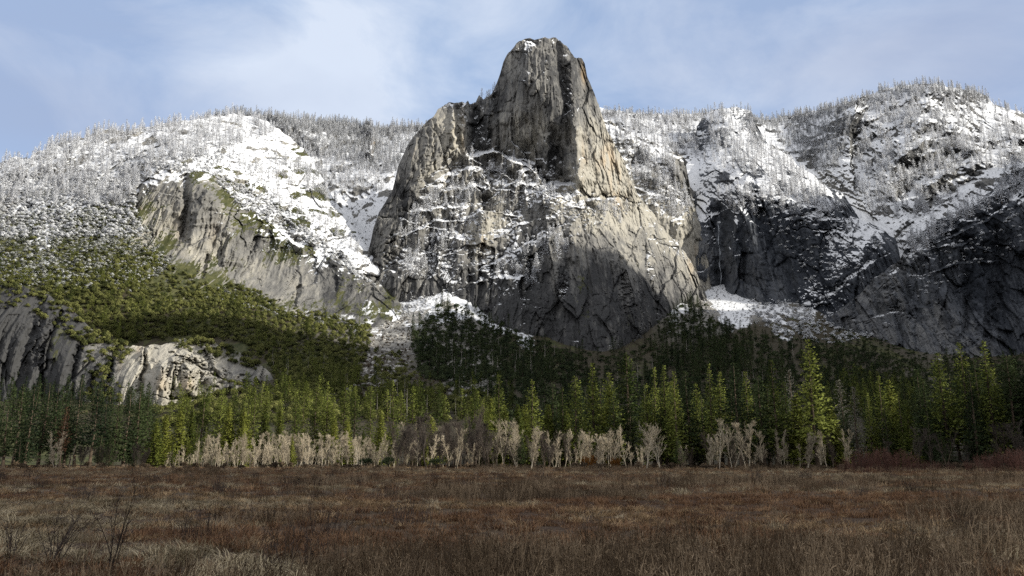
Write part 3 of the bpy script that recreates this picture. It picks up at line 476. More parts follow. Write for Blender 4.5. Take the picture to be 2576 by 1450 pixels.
# ------------------------------------------------------------------ plants: meshes
def tube(pts, rad, n=5):
    pts = np.asarray(pts, float); V = []
    for i, p in enumerate(pts):
        d = pts[min(i + 1, len(pts) - 1)] - pts[max(i - 1, 0)]; d /= np.linalg.norm(d) + 1e-9
        a = np.cross(d, (1, 0, 0) if abs(d[0]) < .8 else (0, 1, 0)); a /= np.linalg.norm(a); b = np.cross(d, a)
        for k in range(n): V.append(p + rad[i] * (cos(2 * pi * k / n) * a + sin(2 * pi * k / n) * b))
    Fc = [(i * n + k, i * n + (k + 1) % n, (i + 1) * n + (k + 1) % n, (i + 1) * n + k) for i in range(len(pts) - 1) for k in range(n)]
    return np.array(V), np.array(Fc)
def outward(V, Fc, cut=0):
    """wind every leaf so that it faces away from the crown's axis"""
    q = V[Fc]; fn = np.cross(q[:, 1] - q[:, 0], q[:, 2] - q[:, 0]); n = q.mean(1) * (1, 1, 0); n /= np.linalg.norm(n, axis=1, keepdims=True) + .3; n[:, 2] += .35
    flip = (fn * n).sum(1) < 0; flip[:cut] = False; Fc = Fc.copy(); Fc[flip] = Fc[flip][:, ::-1]; return Fc
def set_puff(me, V, Fc, puff, cut=0):
    r = np.random.default_rng(1); q = V[Fc]; fn = np.cross(q[:, 1] - q[:, 0], q[:, 2] - q[:, 0]); fn /= np.linalg.norm(fn, axis=1, keepdims=True) + 1e-9
    c = q.mean(1); n = c * (1, 1, 0); n /= np.linalg.norm(n, axis=1, keepdims=True) + .3; n[:, 2] += puff; n += r.normal(0, .16, n.shape)
    fn *= np.sign((fn * n).sum(1, keepdims=True)); n = n + .35 * fn; n /= np.linalg.norm(n, axis=1, keepdims=True)
    n[:cut] = fn[:cut]
    out = np.zeros_like(V); out[Fc] = n[:, None, :]; me.normals_split_custom_set_from_vertices(out.tolist())
class Soup:
    """collects quads"""
    def __init__(s): s.v, s.f, s.n = [], [], 0
    def add(s, v, f): s.v.append(np.asarray(v, float)); s.f.append(np.asarray(f) + s.n); s.n += len(v)
    def tube(s, p, r, n=5): s.add(*tube(p, r, n))
    def sprays(s, P, D, ln, wd, rng, roll=1.0):
        """kite-shaped leaf sprays at points P pointing along D"""
        D = D / (np.linalg.norm(D, axis=1, keepdims=True) + 1e-9)
        up = np.array([0, 0, 1.0]) + rng.normal(0, roll, P.shape); S = np.cross(D, up); S /= np.linalg.norm(S, axis=1, keepdims=True) + 1e-9
        Nn = np.cross(S, D); ln = np.broadcast_to(ln, len(P))[:, None]; wd = np.broadcast_to(wd, len(P))[:, None]
        a = P; b = P + D * ln * .55 + S * wd * .5 + Nn * ln * .08; c = P + D * ln; d = P + D * ln * .5 - S * wd * .5 + Nn * ln * .05
        s.add(np.stack([a, b, c, d], 1).reshape(-1, 3), np.arange(len(P) * 4).reshape(-1, 4))
    def mesh(s, name, mat, smooth=False, puff=None):
        """puff: leaf normals lean outwards from the crown's axis, so a crown has a lit and a dark flank"""
        V, Fc = np.concatenate(s.v), np.concatenate(s.f)
        if puff is not None: Fc = outward(V, Fc)
        me = np_mesh(name, V, Fc, mat, smooth or puff is not None)
        if puff is not None: set_puff(me, V, Fc, puff)
        return me
def conifer(H, rad, bare, seed, step=.78, per=9, spray=(.82, .40), shape=.8, gap=.12, dens=.34, lean=.01, tk=1.0):
    r = np.random.default_rng(seed); tr, cr = Soup(), Soup()
    zz = np.linspace(0, H, 9); bend = np.stack([lean * zz * r.normal() + .12 * np.sin(zz / 5 + seed), lean * zz * r.normal() + .12 * np.cos(zz / 6), zz], 1)
    R0 = H * .0135 * tk; tr.tube(bend, np.maximum(.02, R0 * (1 - zz / H * .95)) * np.where(zz < .1, 1.35, 1), 7)
    P, D, LN = [], [], []
    z = bare * H; ang = r.random() * 6
    bulge = 1 + .22 * np.sin(np.linspace(0, 1, 40) * (5 + 4 * r.random()) + seed) * r.random()
    while z < H * .995:
        t = (z - bare * H) / (H - bare * H); ramp = min(1, .45 + t * 4.5)
        rr = rad * (1 - t) ** shape * ramp * bulge[int(t * 39)]
        rr *= r.uniform(.8, 1.2); base = np.array([np.interp(z, zz, bend[:, 0]), np.interp(z, zz, bend[:, 1]), z])
        for k in range(per if rr > .8 else 4):
            if r.random() < gap: continue
            ang += 2.4 + r.normal() * .3; L = rr * r.uniform(.55, 1.15) + .12
            el = -.30 + .75 * t + r.normal() * .12; d = np.array([cos(ang), sin(ang), el])
            n = max(2, int(L / dens)); f = np.linspace(.18, 1, n) + r.normal(0, .04, n)
            q = base + d * (L * f)[:, None]; q[:, 2] += -.10 * L * f * (1 - f) * 2 + .10 * L * f ** 3
            dd = d + r.normal(0, .55, (n, 3)); P.append(q + r.normal(0, .10, (n, 3))); D.append(dd); LN.append(np.full(n, 1.0) * (.65 + .35 * (1 - t)))
            if L > 1.6 and tk == 1 and r.random() < .35: tr.tube([base, base + d * L * .5, base + d * L * .9 + (0, 0, .05 * L)], [.05, .035, .012], 3)
        z += step * (1 - .40 * t) * r.uniform(.75, 1.25)
    P, D, LN = np.concatenate(P), np.concatenate(D), np.concatenate(LN)
    cr.sprays(P, D, spray[0] * LN * r.uniform(.7, 1.3, len(P)), spray[1] * LN * r.uniform(.7, 1.3, len(P)), r, .45)
    cr.sprays(P, D + r.normal(0, .5, P.shape), spray[0] * .8 * LN, spray[1] * .7 * LN, r, 1.2)
    return tr, cr
def bare_tree(H, spread, seed, stems=1, lean=.05, twigs=11, up=.75, thick=1.0, low=.2, blen=1.0):
    r = np.random.default_rng(seed); tr, cr = Soup(), Soup(); TP, TD, TL = [], [], []
    def grow(p, d, L, rad, lev):
        n = 5 if lev < 2 else 4; pts, rads = [p], [rad]; q, dd = p.copy(), d.copy()
        for i in range(n):
            dd = dd + r.normal(0, .10 + .05 * lev, 3) + np.array([0, 0, .06 * up]); dd /= np.linalg.norm(dd); q = q + dd * L / n; pts.append(q.copy()); rads.append(rad * (1 - .8 * (i + 1) / n) + .006)
        (tr if lev == 0 else cr).tube(pts, rads, 6 if lev == 0 else (4 if lev == 1 else 3))
        pts = np.array(pts)
        if lev < 2:
            m = int((18 if lev == 0 else 5) * r.uniform(.8, 1.3))
            for k in range(m):
                t = r.uniform(low, .97) if lev == 0 else r.uniform(.2, 1.0); j = t * n; i = min(int(j), n - 1); pp = pts[i] + (pts[i + 1] - pts[i]) * (j - i)
                ax = pts[i + 1] - pts[i]; ax /= np.linalg.norm(ax); a = r.random() * 6.28; sd = np.array([cos(a), sin(a), r.normal() * .2]); nd = ax * up + sd * spread * r.uniform(.5, 1.3); nd /= np.linalg.norm(nd)
                grow(pp, nd, L * (1.02 - .70 * t) * r.uniform(.20, .58) * (blen if lev == 0 else 1) + .3, rad * (1 - .75 * t) * .45 + .004, lev + 1)
        k = [22, 18, twigs][lev]; t = r.uniform(.15 if lev else low, 1, k); i = np.minimum((t * n).astype(int), n - 1); pp = pts[i] + (pts[i + 1] - pts[i]) * (t * n - i)[:, None]
        ax = pts[i + 1] - pts[i]; ax /= np.linalg.norm(ax, axis=1, keepdims=True)
        TP.append(pp); TD.append(ax * up + r.normal(0, .32, (k, 3)) + (0, 0, .30)); TL.append(r.uniform(.3, .95, k) * min(1, H / 12))
    for s_ in range(stems):
        a = r.random() * 6.28; p = np.array([cos(a), sin(a), 0]) * (.35 * (stems > 1)); d = np.array([cos(a) * (lean + .12 * (stems > 1)), sin(a) * (lean + .12 * (stems > 1)), 1.0]); d /= np.linalg.norm(d)
        grow(p, d, H * r.uniform(.78, .92), H * .0085 * thick / (stems ** .35), 0)
    cr.sprays(np.concatenate(TP), np.concatenate(TD), np.concatenate(TL), .028 * thick, r, 1)
    return tr, cr
def oak(rad, Ht, seed, nl=9, leaves=900, size=.5):
    r = np.random.default_rng(seed); tr, cr = Soup(), Soup()
    tr.tube([(0, 0, 0), (.1, 0, Ht * .25), (.2 * rad * r.normal() * .3, 0, Ht * .5)], [.05 * rad, .042 * rad, .03 * rad], 6)
    P, D = [], []
    for k in range(nl):
        a = r.random() * 6.28; q = r.random() ** .5; c = np.array([cos(a) * q * rad * .62, sin(a) * q * rad * .62, Ht * (.42 + .38 * (1 - q * q) * r.uniform(.6, 1.1))]); lr = rad * r.uniform(.30, .50)
        n = leaves // nl; u = r.normal(size=(n, 3)); u /= np.linalg.norm(u, axis=1, keepdims=True); u[:, 2] = np.where(u[:, 2] < -.35, -u[:, 2], u[:, 2])
        P.append(c + u * lr * r.uniform(.72, 1.08, (n, 1)) * (1, 1, .78)); D.append(u + r.normal(0, .8, (n, 3)))
        tr.tube([(0, 0, Ht * .25), c * .6 + (0, 0, Ht * .1), c], [.025 * rad, .016 * rad, .006 * rad], 4)
    P, D = np.concatenate(P), np.concatenate(D); cr.sprays(P, D, size * r.uniform(.6, 1.4, len(P)), size * .8 * r.uniform(.6, 1.4, len(P)), r, 1)
    return tr, cr
def snag(H, seed, branches=26):
    r = np.random.default_rng(seed); s = Soup(); zz = np.linspace(0, H, 8); p = np.stack([.15 * np.sin(zz / 4 + seed), .1 * np.cos(zz / 5), zz], 1)
    s.tube(p, H * .011 * (1 - .86 * zz / H), 6)
    for k in range(branches):
        z = r.uniform(.3, .97) * H; a = r.random() * 6.28; L = (1 - z / H) * H * .11 * r.uniform(.4, 1.2) + .5; d = np.array([cos(a), sin(a), r.uniform(-.35, .25)])
        b = np.array([np.interp(z, zz, p[:, 0]), np.interp(z, zz, p[:, 1]), z]); s.tube([b, b + d * L * .6, b + d * L + (0, 0, -.1 * L)], [.05, .035, .012], 3)
    return s
# ------------------------------------------------------------------ plants: materials
def leaf_mat(name, dark, light, snow=0.0, spec=.1):
    m = Mat(name, .75); m.b.inputs['Specular IOR Level'].default_value = spec
    v = m.math('ADD', m.math('MULTIPLY', m.noise(.55, m.coord(), 3, .7), .75), m.math('MULTIPLY', m.rnd(), .5))
    c = m.mix(m.ramp(v, .28, .78), dark, light)
    if snow:
        g = m.n('ShaderNodeNewGeometry'); sx = m.n('ShaderNodeSeparateXYZ'); m.L.new(g.outputs['True Normal'], sx.inputs[0])
        up = m.math('ABSOLUTE', sx.outputs[2]); k = m.math('ADD', m.math('ADD', up, m.math('MULTIPLY', m.noise(.9, m.coord(), 3, .7), .9)), m.math('MULTIPLY', m.rnd(), .35))
        c = m.mix(m.ramp(k, 1.62 - snow, 1.80 - snow), c, (.80, .81, .84))
    m.base(c)
    tr = m.n('ShaderNodeBsdfTranslucent'); m.put(c, tr.inputs[0]); mx = m.n('ShaderNodeMixShader'); mx.inputs[0].default_value = .28
    m.L.new(m.b.outputs[0], mx.inputs[1]); m.L.new(tr.outputs[0], mx.inputs[2]); m.L.new(mx.outputs[0], m.N['Material Output'].inputs[0]); return m.m
def bark_mat(name, a, b, sc_=2.0):
    m = Mat(name, .9); v = m.math('ADD', m.noise(sc_, m.coord((1, 1, .3)), 4, .65), m.math('MULTIPLY', m.math('SUBTRACT', m.rnd(), .5), .35)); m.base(m.mix(m.ramp(v, .3, .7), a, b)); return m.m
M_needle = leaf_mat("needles", (.028, .044, .011), (.180, .205, .046))
M_cedar = leaf_mat("cedar_leaves", (.050, .070, .014), (.210, .225, .045))
M_dneedle = leaf_mat("shaded_needles", (.014, .025, .013), (.056, .076, .029))  # pine needles with the shade darkened into their colour
M_oak = leaf_mat("oak_leaves", (.036, .047, .016), (.190, .195, .066))
M_doak = leaf_mat("dark_oak_leaves", (.020, .032, .017), (.074, .092, .042))  # oak leaves with the talus shade darkened into their colour
M_soak = leaf_mat("snowy_oak_leaves", (.026, .032, .014), (.085, .088, .04), .95)
M_soak2 = leaf_mat("lightly_snowed_oak_leaves", (.034, .042, .016), (.125, .130, .050), .52)
M_sneedle = leaf_mat("snowy_needles", (.024, .030, .025), (.062, .068, .052), 1.0)
M_sneedle2 = leaf_mat("snowed_hazy_needles", (.028, .037, .040), (.066, .080, .084), .62)  # light snow, plus distant haze and shade put into a bluish base
M_bark = bark_mat("conifer_bark", (.035, .026, .018), (.12, .09, .065))
M_pale = bark_mat("pale_bark", (.25, .215, .16), (.52, .46, .36))
M_twig = bark_mat("pale_twigs", (.235, .20, .145), (.49, .42, .31))
M_dtwig = bark_mat("dark_twigs", (.030, .024, .020), (.085, .070, .058))
M_dbark = bark_mat("dark_bark", (.02, .016, .014), (.07, .055, .045))
M_dead = bark_mat("dead_wood", (.20, .18, .16), (.46, .42, .38))
M_rust = leaf_mat("rust_twigs", (.040, .022, .014), (.12, .060, .036))
M_amber = leaf_mat("amber_leaves", (.12, .05, .01), (.34, .15, .03))
# ------------------------------------------------------------------ plants: placing
def proto(trunk, crown, tmat, cmat, tname="trunk", cname="crown", puff=None): return trunk.mesh(tname, tmat, True), crown.mesh(cname, cmat, False, puff)
def tree(kind, meshes, loc, s, rz, label, cat, group=None, sz=None):
    """one tree: an Empty at its foot with a trunk and a crown, or one mesh when a single mesh is given"""
    if len(meshes) == 1: o = link(bpy.data.objects.new(kind, meshes[0]))
    else:
        o = link(bpy.data.objects.new(kind, None)); o.empty_display_size = .5
        for nm, me in zip([m_.name.split(".")[0] for m_ in meshes], meshes):
            c = link(bpy.data.objects.new(nm, me)); c.parent = o
    o.location = loc; o.scale = (s, s, sz or s); o.rotation_euler = (0, 0, rz); return tag(o, label, cat, group)
def merged(name, soups_mats, puff=None):
    """one mesh with two materials, for trees too small in the picture to show their parts"""
    v, f, mi, n, mats = [], [], [], 0, []
    for k, (s, m) in enumerate(soups_mats):
        vv, ff = np.concatenate(s.v), np.concatenate(s.f); v.append(vv); f.append(ff + n); n += len(vv); mi += [k] * len(ff); mats.append(m)
    V, Fc = np.concatenate(v), np.concatenate(f); Fc = Fc if puff is None else outward(V, Fc, mi.index(1)); me = np_mesh(name, V, Fc, None, puff is not None)
    if puff is not None: set_puff(me, V, Fc, puff, mi.index(1))
    for m in mats: me.materials.append(m)
    me.polygons.foreach_set("material_index", np.array(mi, np.int32)); return me
def scatter(name, meshes, P, S, label, cat, tilt=0.0, sz=(1, 1), rng=None, weights=None):
    """one 'stuff' object: the meshes repeated on points, through geometry nodes"""
    rng = rng or np.random.default_rng(len(P)); n = len(P)
    col = bpy.data.collections.new(name + "_kinds")
    for i, me in enumerate(meshes): col.objects.link(bpy.data.objects.new("%s_kind_%02d" % (name, i), me))
    me = bpy.data.meshes.new(name); me.vertices.add(n); me.vertices.foreach_set("co", np.ascontiguousarray(P, np.float32).ravel())
    rot = np.stack([rng.normal(0, tilt, n), rng.normal(0, tilt, n), rng.uniform(0, 6.283, n)], -1) if tilt else np.stack([np.zeros(n), np.zeros(n), rng.uniform(0, 6.283, n)], -1)
    scl = np.stack([S, S, S * rng.uniform(sz[0], sz[1], n)], -1)
    for nm, arr in (("rot", rot), ("scl", scl)):
        a = me.attributes.new(nm, 'FLOAT_VECTOR', 'POINT'); a.data.foreach_set("vector", np.ascontiguousarray(arr, np.float32).ravel())
    a = me.attributes.new("kind_index", 'INT', 'POINT'); a.data.foreach_set("value", rng.choice(len(meshes), n, p=weights).astype(np.int32))
    o = link(bpy.data.objects.new(name, me)); tag(o, label, cat, kind='stuff')
    g = bpy.data.node_groups.new(name + "_scatter", 'GeometryNodeTree'); g.is_modifier = True
    g.interface.new_socket("Geometry", in_out='INPUT', socket_type='NodeSocketGeometry'); g.interface.new_socket("Geometry", in_out='OUTPUT', socket_type='NodeSocketGeometry')
    A = g.nodes.new; i_, o_ = A('NodeGroupInput'), A('NodeGroupOutput'); inst = A('GeometryNodeInstanceOnPoints'); ci = A('GeometryNodeCollectionInfo'); ci.inputs['Collection'].default_value = col
    ci.inputs['Separate Children'].default_value = True; ci.inputs['Reset Children'].default_value = True; inst.inputs['Pick Instance'].default_value = True
    def na(nm, t):
        q = A('GeometryNodeInputNamedAttribute'); q.data_type = t; q.inputs['Name'].default_value = nm; return q.outputs['Attribute']
    e2r = A('FunctionNodeEulerToRotation'); K_ = g.links.new
    K_(i_.outputs[0], inst.inputs['Points']); K_(ci.outputs[0], inst.inputs['Instance']); K_(na("kind_index", 'INT'), inst.inputs['Instance Index'])
    K_(na("rot", 'FLOAT_VECTOR'), e2r.inputs[0]); K_(e2r.outputs[0], inst.inputs['Rotation']); K_(na("scl", 'FLOAT_VECTOR'), inst.inputs['Scale']); K_(inst.outputs[0], o_.inputs[0])
    md = o.modifiers.new("scatter", 'NODES'); md.node_group = g; return o
def inside(poly, x, y):
    poly = np.array(poly, float); c = np.zeros(x.shape, bool); j = len(poly) - 1
    for i in range(len(poly)):
        (xi, yi), (xj, yj) = poly[i], poly[j]
        c ^= ((yi > y) != (yj > y)) & (x < (xj - xi) * (y - yi) / (yj - yi + 1e-12) + xi); j = i
    return c
def pick(lay, poly, n, rng, nzmin=-1, keep=None):
    """n points on a slope inside a patch outlined in photo coordinates"""
    p = np.array(poly, float); out = []; got = 0; tries = 0
    while got < n and tries < 60:
        x, y = rng.uniform(p[:, 0].min(), p[:, 0].max(), n), rng.uniform(p[:, 1].min(), p[:, 1].max(), n); m = inside(poly, x, y)
        P, nz, S, ok = on(lay, x, y); m &= ok & (nz > nzmin)
        if keep is not None: m &= rng.random(n) < keep(x, y, P)
        out.append(np.concatenate([P[m], x[m, None], y[m, None]], 1)); got += m.sum(); tries += 1
    return np.concatenate(out)[:n]
# ------------------------------------------------------------------ forests on the slopes
rg = np.random.default_rng(5)
def small_conifer(H, rad, seed, mat, n=4): 
    t, c = conifer(H, rad, .08, seed, step=H / 17, per=n + 1, spray=(H * .075, H * .045), dens=H * .05, gap=.15); return merged("conifer", [(t, M_bark), (c, mat)], .35)
def small_oak(seed, mat, leaves=330): 
    t, c = oak(4.2, 6.5, seed, 8, leaves, .95); return merged("oak", [(t, M_dbark), (c, mat)], .8)
K_snow = [small_conifer(20, 4.0 + .6 * (i % 3), 100 + i, M_sneedle) for i in range(4)]
K_ridge = [small_conifer(22, 4.6 + .6 * (i % 3), 120 + i, M_sneedle2) for i in range(4)]
K_dark = [small_conifer(26, 4.6 + .6 * (i % 3), 140 + i, M_dneedle) for i in range(4)]
K_green = [small_conifer(26, 4.8 + .6 * (i % 3), 160 + i, M_needle) for i in range(3)]
K_oak = [small_oak(180 + i, M_oak) for i in range(4)]
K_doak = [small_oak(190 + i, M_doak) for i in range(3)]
K_soak = [small_oak(200 + i, M_soak) for i in range(3)]
K_soak2 = [small_oak(206 + i, M_soak2) for i in range(3)]
K_snag = [snag(24, 210 + i).mesh("snag", M_dead, True) for i in range(3)]
K_oak2 = [proto(*oak(4.2, 6.5, 185 + i, 8, 420, .85), M_dbark, M_oak, puff=.8) for i in range(3)]
def collect(*sets): return np.concatenate(sets)
def plant(name, kinds, pts, smin, smax, label, cat, individual=None, sink=.4, sz=(.85, 1.25), tilt=0.03):
    """the largest in the picture as single trees, the rest as one object"""
    S = rg.uniform(smin, smax, len(pts)); P = pts[:, :3].copy(); P[:, 2] -= sink
    if individual:
        kind, labelf, group, n = individual[:4]; solo = individual[4] if len(individual) > 4 else [(k_,) for k_ in kinds]
        order = np.argsort(-S / P[:, 1])[:n]; rest = np.setdiff1d(np.arange(len(P)), order)
        for q, i in enumerate(order):
            tree(kind, solo[q % len(solo)], P[i], S[i], rg.random() * 6.28, labelf(pts[i, 3], pts[i, 4]), cat, group or labelf(pts[i, 3], pts[i, 4]).replace('conifer ', 'conifers ').replace('rooted ', ''), S[i] * rg.uniform(*sz))
        P, S = P[rest], S[rest]
    if len(P): scatter(name, kinds, P, S, label, cat, tilt, sz, rg)
# snowy conifers
rid = collect(pick('far_left_ridge', [(480, 285), (620, 275), (930, 300), (1100, 300), (1080, 330), (930, 350), (760, 330), (620, 300), (500, 320)], 900, rg), pick('far_left_ridge', [(640, 300), (960, 330), (1080, 330), (1000, 440), (900, 430), (780, 390), (700, 340)], 900, rg))
rir = collect(pick('right_back_mountain', [(1500, 262), (1740, 270), (1900, 275), (2060, 265), (2200, 225), (2345, 200), (2480, 225), (2600, 275), (2600, 310), (2480, 260), (2345, 235), (2200, 262), (2060, 300), (1930, 320), (1740, 305), (1500, 300)], 760, rg), pick('right_back_mountain', [(1900, 300), (2100, 270), (2140, 300), (2120, 420), (2060, 440), (1960, 360)], 496, rg), pick('right_dark_wall', [(1750, 280), (1850, 262), (1900, 290), (1890, 320), (1800, 320)], 48, rg))
mtn = collect(pick('left_mountain', [(380, 300), (600, 285), (700, 330), (640, 350), (520, 400), (400, 400)], 300, rg), pick('left_mountain', [(-40, 410), (130, 365), (340, 325), (420, 420), (300, 520), (-40, 520)], 520, rg), pick('left_mountain', [(100, 350), (400, 305), (560, 290), (400, 330), (130, 385)], 110, rg), pick('left_mountain', [(700, 400), (800, 430), (850, 520), (780, 480)], 60, rg), pick('left_mountain', [(560, 380), (700, 400), (840, 560), (930, 660), (700, 520)], 70, rg), pick('far_left_ridge', [(760, 380), (1000, 400), (960, 480), (820, 480)], 260, rg))
mtr = collect(pick('right_back_mountain', [(1500, 300), (1760, 300), (1780, 400), (1700, 390), (1540, 330)], 216, rg), pick('right_back_mountain', [(2180, 260), (2345, 225), (2500, 280), (2590, 330), (2590, 430), (2400, 440), (2230, 480), (2150, 420)], 590, rg), pick('right_back_mountain', [(2150, 460), (2330, 470), (2420, 500), (2300, 560), (2190, 540)], 93, rg), pick('right_dark_wall', [(1760, 300), (1890, 320), (2010, 430), (2130, 530), (2080, 540), (1950, 470), (1860, 430), (1770, 410)], 237, rg), pick('right_dark_wall', [(1780, 480), (2000, 480), (2120, 560), (1980, 560), (1850, 540)], 64, rg, .25), pick('tower_shoulder', [(1530, 320), (1680, 380), (1740, 520), (1700, 560), (1610, 470)], 108, rg), pick('far_right_wall', [(2280, 620), (2576, 440), (2600, 480), (2420, 560), (2300, 660)], 79, rg))
twr = collect(pick('rock_tower', [(1060, 500), (1160, 460), (1235, 440), (1235, 500), (1110, 530), (1000, 620), (990, 600)], 60, rg, .3), pick('rock_tower', [(1180, 400), (1240, 380), (1380, 440), (1400, 500), (1330, 480), (1240, 440)], 26, rg, .35),
              pick('rock_tower', [(1230, 690), (1400, 580), (1440, 620), (1340, 720)], 40, rg, .3), pick('rock_tower', [(1010, 660), (1130, 560), (1150, 640), (1040, 720)], 30, rg, .3), pick('rock_tower', [(1480, 520), (1600, 520), (1560, 570)], 14, rg, .3), pick('rock_tower', [(1205, 240), (1250, 215), (1250, 240), (1215, 258)], 6, rg))
def zone_label(x, y):
    if 990 < x < 1640: return "snow-covered conifer rooted on a ledge of the central rock tower" if x < 1560 else "snow-covered conifer on the shoulder right of the rock tower"
    if x < 700: return "snow-covered conifer on the upper slope of the left mountain"
    if x < 1100: return "snow-covered conifer in the notch between left mountain and rock tower"
    if x < 1760: return "snow-covered conifer on the snowy shoulder right of the rock tower"
    if x < 2160: return "snow-covered conifer on the hump above the dark rock wall"
    return "snow-covered conifer on the right mountain with the highest skyline"
plant("snowy_tower_pines", K_snow, twr, .8, 1.45, "", "tree", ("snowy_conifer", zone_label, None, 300))
plant("snowy_pine_forest", K_snow, mtn, .75, 1.4, "snow-laden conifers scattered over the upper mountain slopes", "forest", ("snowy_conifer", zone_label, None, 60))
plant("snowy_pine_slope", K_snow, mtr, 1.1, 1.85, "tall snow-laden conifers scattered over the right-hand mountain slopes", "forest", ("snowy_conifer", zone_label, None, 130))
plant("right_ridge_forest", K_ridge, rir, .75, 1.3, "dark frosted conifers along the right skyline ridges", "forest")
plant("ridge_forest", K_ridge, rid, .75, 1.3, "dark frosted conifers along the far skyline ridges", "forest")
# snow-dusted brush on the left slope
sb2 = collect(pick('left_mountain', [(-60, 540), (340, 530), (440, 680), (300, 730), (-60, 720)], 2600, rg), pick('wooded_slope', [(-60, 640), (360, 640), (640, 720), (900, 785), (960, 800), (800, 820), (500, 750), (-60, 700)], 800, rg))
sb = collect(pick('left_mountain', [(-60, 440), (330, 440), (345, 540), (360, 600), (-60, 600)], 1700, rg), pick('left_mountain', [(520, 430), (640, 480), (860, 640), (950, 730), (900, 700), (740, 600), (600, 520)], 520, rg), pick('left_mountain', [(300, 380), (560, 380), (560, 440), (420, 430), (300, 460)], 260, rg),
             pick('wooded_slope', [(1880, 740), (2060, 760), (2200, 850), (2100, 870), (1960, 850), (1900, 800)], 420, rg), pick('wooded_slope', [(1000, 720), (1090, 720), (1060, 800), (1000, 800)], 70, rg),
             pick('rock_tower', [(985, 600), (1250, 420), (1500, 500), (1600, 530), (1400, 640), (1200, 720), (1000, 700)], 420, rg, .22), pick('right_dark_wall', [(1830, 480), (2130, 540), (2240, 600), (2150, 700), (2060, 780), (1950, 600)], 260, rg, .2), pick('far_right_wall', [(2280, 640), (2560, 520), (2576, 620), (2300, 760)], 130, rg, .2), pick('tower_shoulder', [(1600, 420), (1740, 480), (1760, 560), (1640, 520)], 120, rg, .2))
plant("thinly_snowed_brush", K_soak2, sb2, .35, .9, "olive brush and oaks thinly dusted with snow on the left slope", "brush", None, .8)
plant("snow_dusted_brush", K_soak, sb, .45, 1.15, "snow-dusted oaks and brush mottling the mountain slopes", "brush", None, .8)
sp = collect(*[pick(l_, pl, n_, rg, .3) for l_, pl, n_ in (('left_mountain', [(-60, 420), (340, 330), (600, 290), (720, 340), (860, 540), (950, 680), (800, 620), (620, 470), (420, 430), (-60, 560)], 3400), ('far_left_ridge', [(640, 300), (1080, 330), (1000, 460), (930, 660), (800, 450)], 900),
    ('right_back_mountain', [(1500, 290), (1740, 300), (2345, 220), (2600, 300), (2600, 430), (2280, 590), (2180, 540), (1900, 330), (1740, 420)], 1500), ('right_dark_wall', [(1750, 300), (1890, 290), (2130, 520), (2050, 560), (1850, 480), (1750, 500)], 900), ('wooded_slope', [(985, 700), (1180, 700), (1110, 800), (990, 810)], 330), ('wooded_slope', [(1780, 715), (1900, 740), (1960, 830), (1760, 800)], 300), ('tower_shoulder', [(1520, 310), (1680, 380), (1750, 560), (1640, 520)], 300), ('rock_tower', [(1180, 400), (1240, 380), (1400, 490), (1590, 510), (1500, 560), (1200, 520), (1000, 640), (1080, 480)], 500))])
plant("alpine_brush", K_soak, sp, .18, .55, "low half-buried brush dotting the snowfields", "brush", None, .5)
# green live oaks and conifers on the talus
A1 = [(-60, 650), (200, 640), (360, 650), (450, 690), (600, 720), (760, 780), (945, 800), (925, 880), (890, 980), (700, 1010), (690, 940), (600, 860), (460, 850), (320, 868), (230, 830), (120, 735), (-60, 700)]
A2 = [(380, 1000), (700, 980), (920, 950), (1000, 940), (1150, 990), (1250, 1000), (1250, 1060), (380, 1075)]
ok1 = collect(pick('low_dome', [(-60, 702), (120, 738), (240, 828), (330, 865), (300, 895), (200, 868), (90, 795), (-60, 760)], 130, rg), pick('left_mountain', [(-60, 600), (330, 590), (420, 670), (300, 730), (-60, 720)], 420, rg, -1, lambda x, y, P: np.clip((y - 585) / 110, 0, 1)), pick('left_mountain', [(280, 650), (390, 640), (470, 690), (560, 740), (700, 785), (560, 800), (300, 740)], 420, rg), pick('wooded_slope', A1, 4600, rg), pick('wooded_slope', A2, 850, rg),  pick('wooded_slope', [(940, 880), (1040, 900), (1060, 960), (950, 960)], 60, rg), pick('wooded_slope', [(2150, 930), (2330, 960), (2330, 1050), (2120, 1050)], 240, rg),
              pick('low_dome', [(200, 835), (330, 865), (330, 900), (250, 960), (215, 930)], 60, rg), pick('low_dome', [(430, 855), (560, 865), (660, 915), (640, 935), (540, 900), (450, 885)], 90, rg, .35), pick('low_dome', [(240, 930), (330, 960), (300, 1020), (200, 1010)], 40, rg), pick('low_dome', [(560, 960), (680, 960), (690, 1020), (560, 1030)], 40, rg))
def oak_label(x, y):
    if x < 700: return "round green live oak on the lower slope of the left mountain" if y < 990 else "round green live oak beside the foot of the low granite dome"
    if x < 1300: return "round green live oak on the talus below the gully"
    return "round green live oak on the shaded talus at right"
plant("live_oak_forest", K_oak, ok1, .38, 1.2, "round green live oaks covering the left talus slope", "forest", ("live_oak", oak_label, "live oaks on the lower talus", 260, K_oak2), .8)
B1 = [(1030, 850), (1100, 770), (1180, 770), (1300, 840), (1450, 890), (1600, 885), (1680, 800), (1760, 800), (1830, 820), (1900, 850), (2050, 860), (2200, 890), (2330, 930), (2450, 920), (2600, 910), (2600, 1070), (1280, 1070), (1050, 930)]
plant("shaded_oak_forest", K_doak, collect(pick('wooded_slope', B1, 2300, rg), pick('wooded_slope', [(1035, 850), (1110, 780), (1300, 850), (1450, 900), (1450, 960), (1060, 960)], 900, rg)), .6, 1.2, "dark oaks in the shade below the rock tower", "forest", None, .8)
rb = collect(pick('wooded_slope', [(2090, 820), (2230, 862), (2330, 890), (2450, 900), (2600, 895), (2600, 960), (2330, 950), (2100, 900)], 420, rg), pick('wooded_slope', [(1640, 830), (1690, 775), (1780, 765), (1800, 830), (1700, 860)], 160, rg))
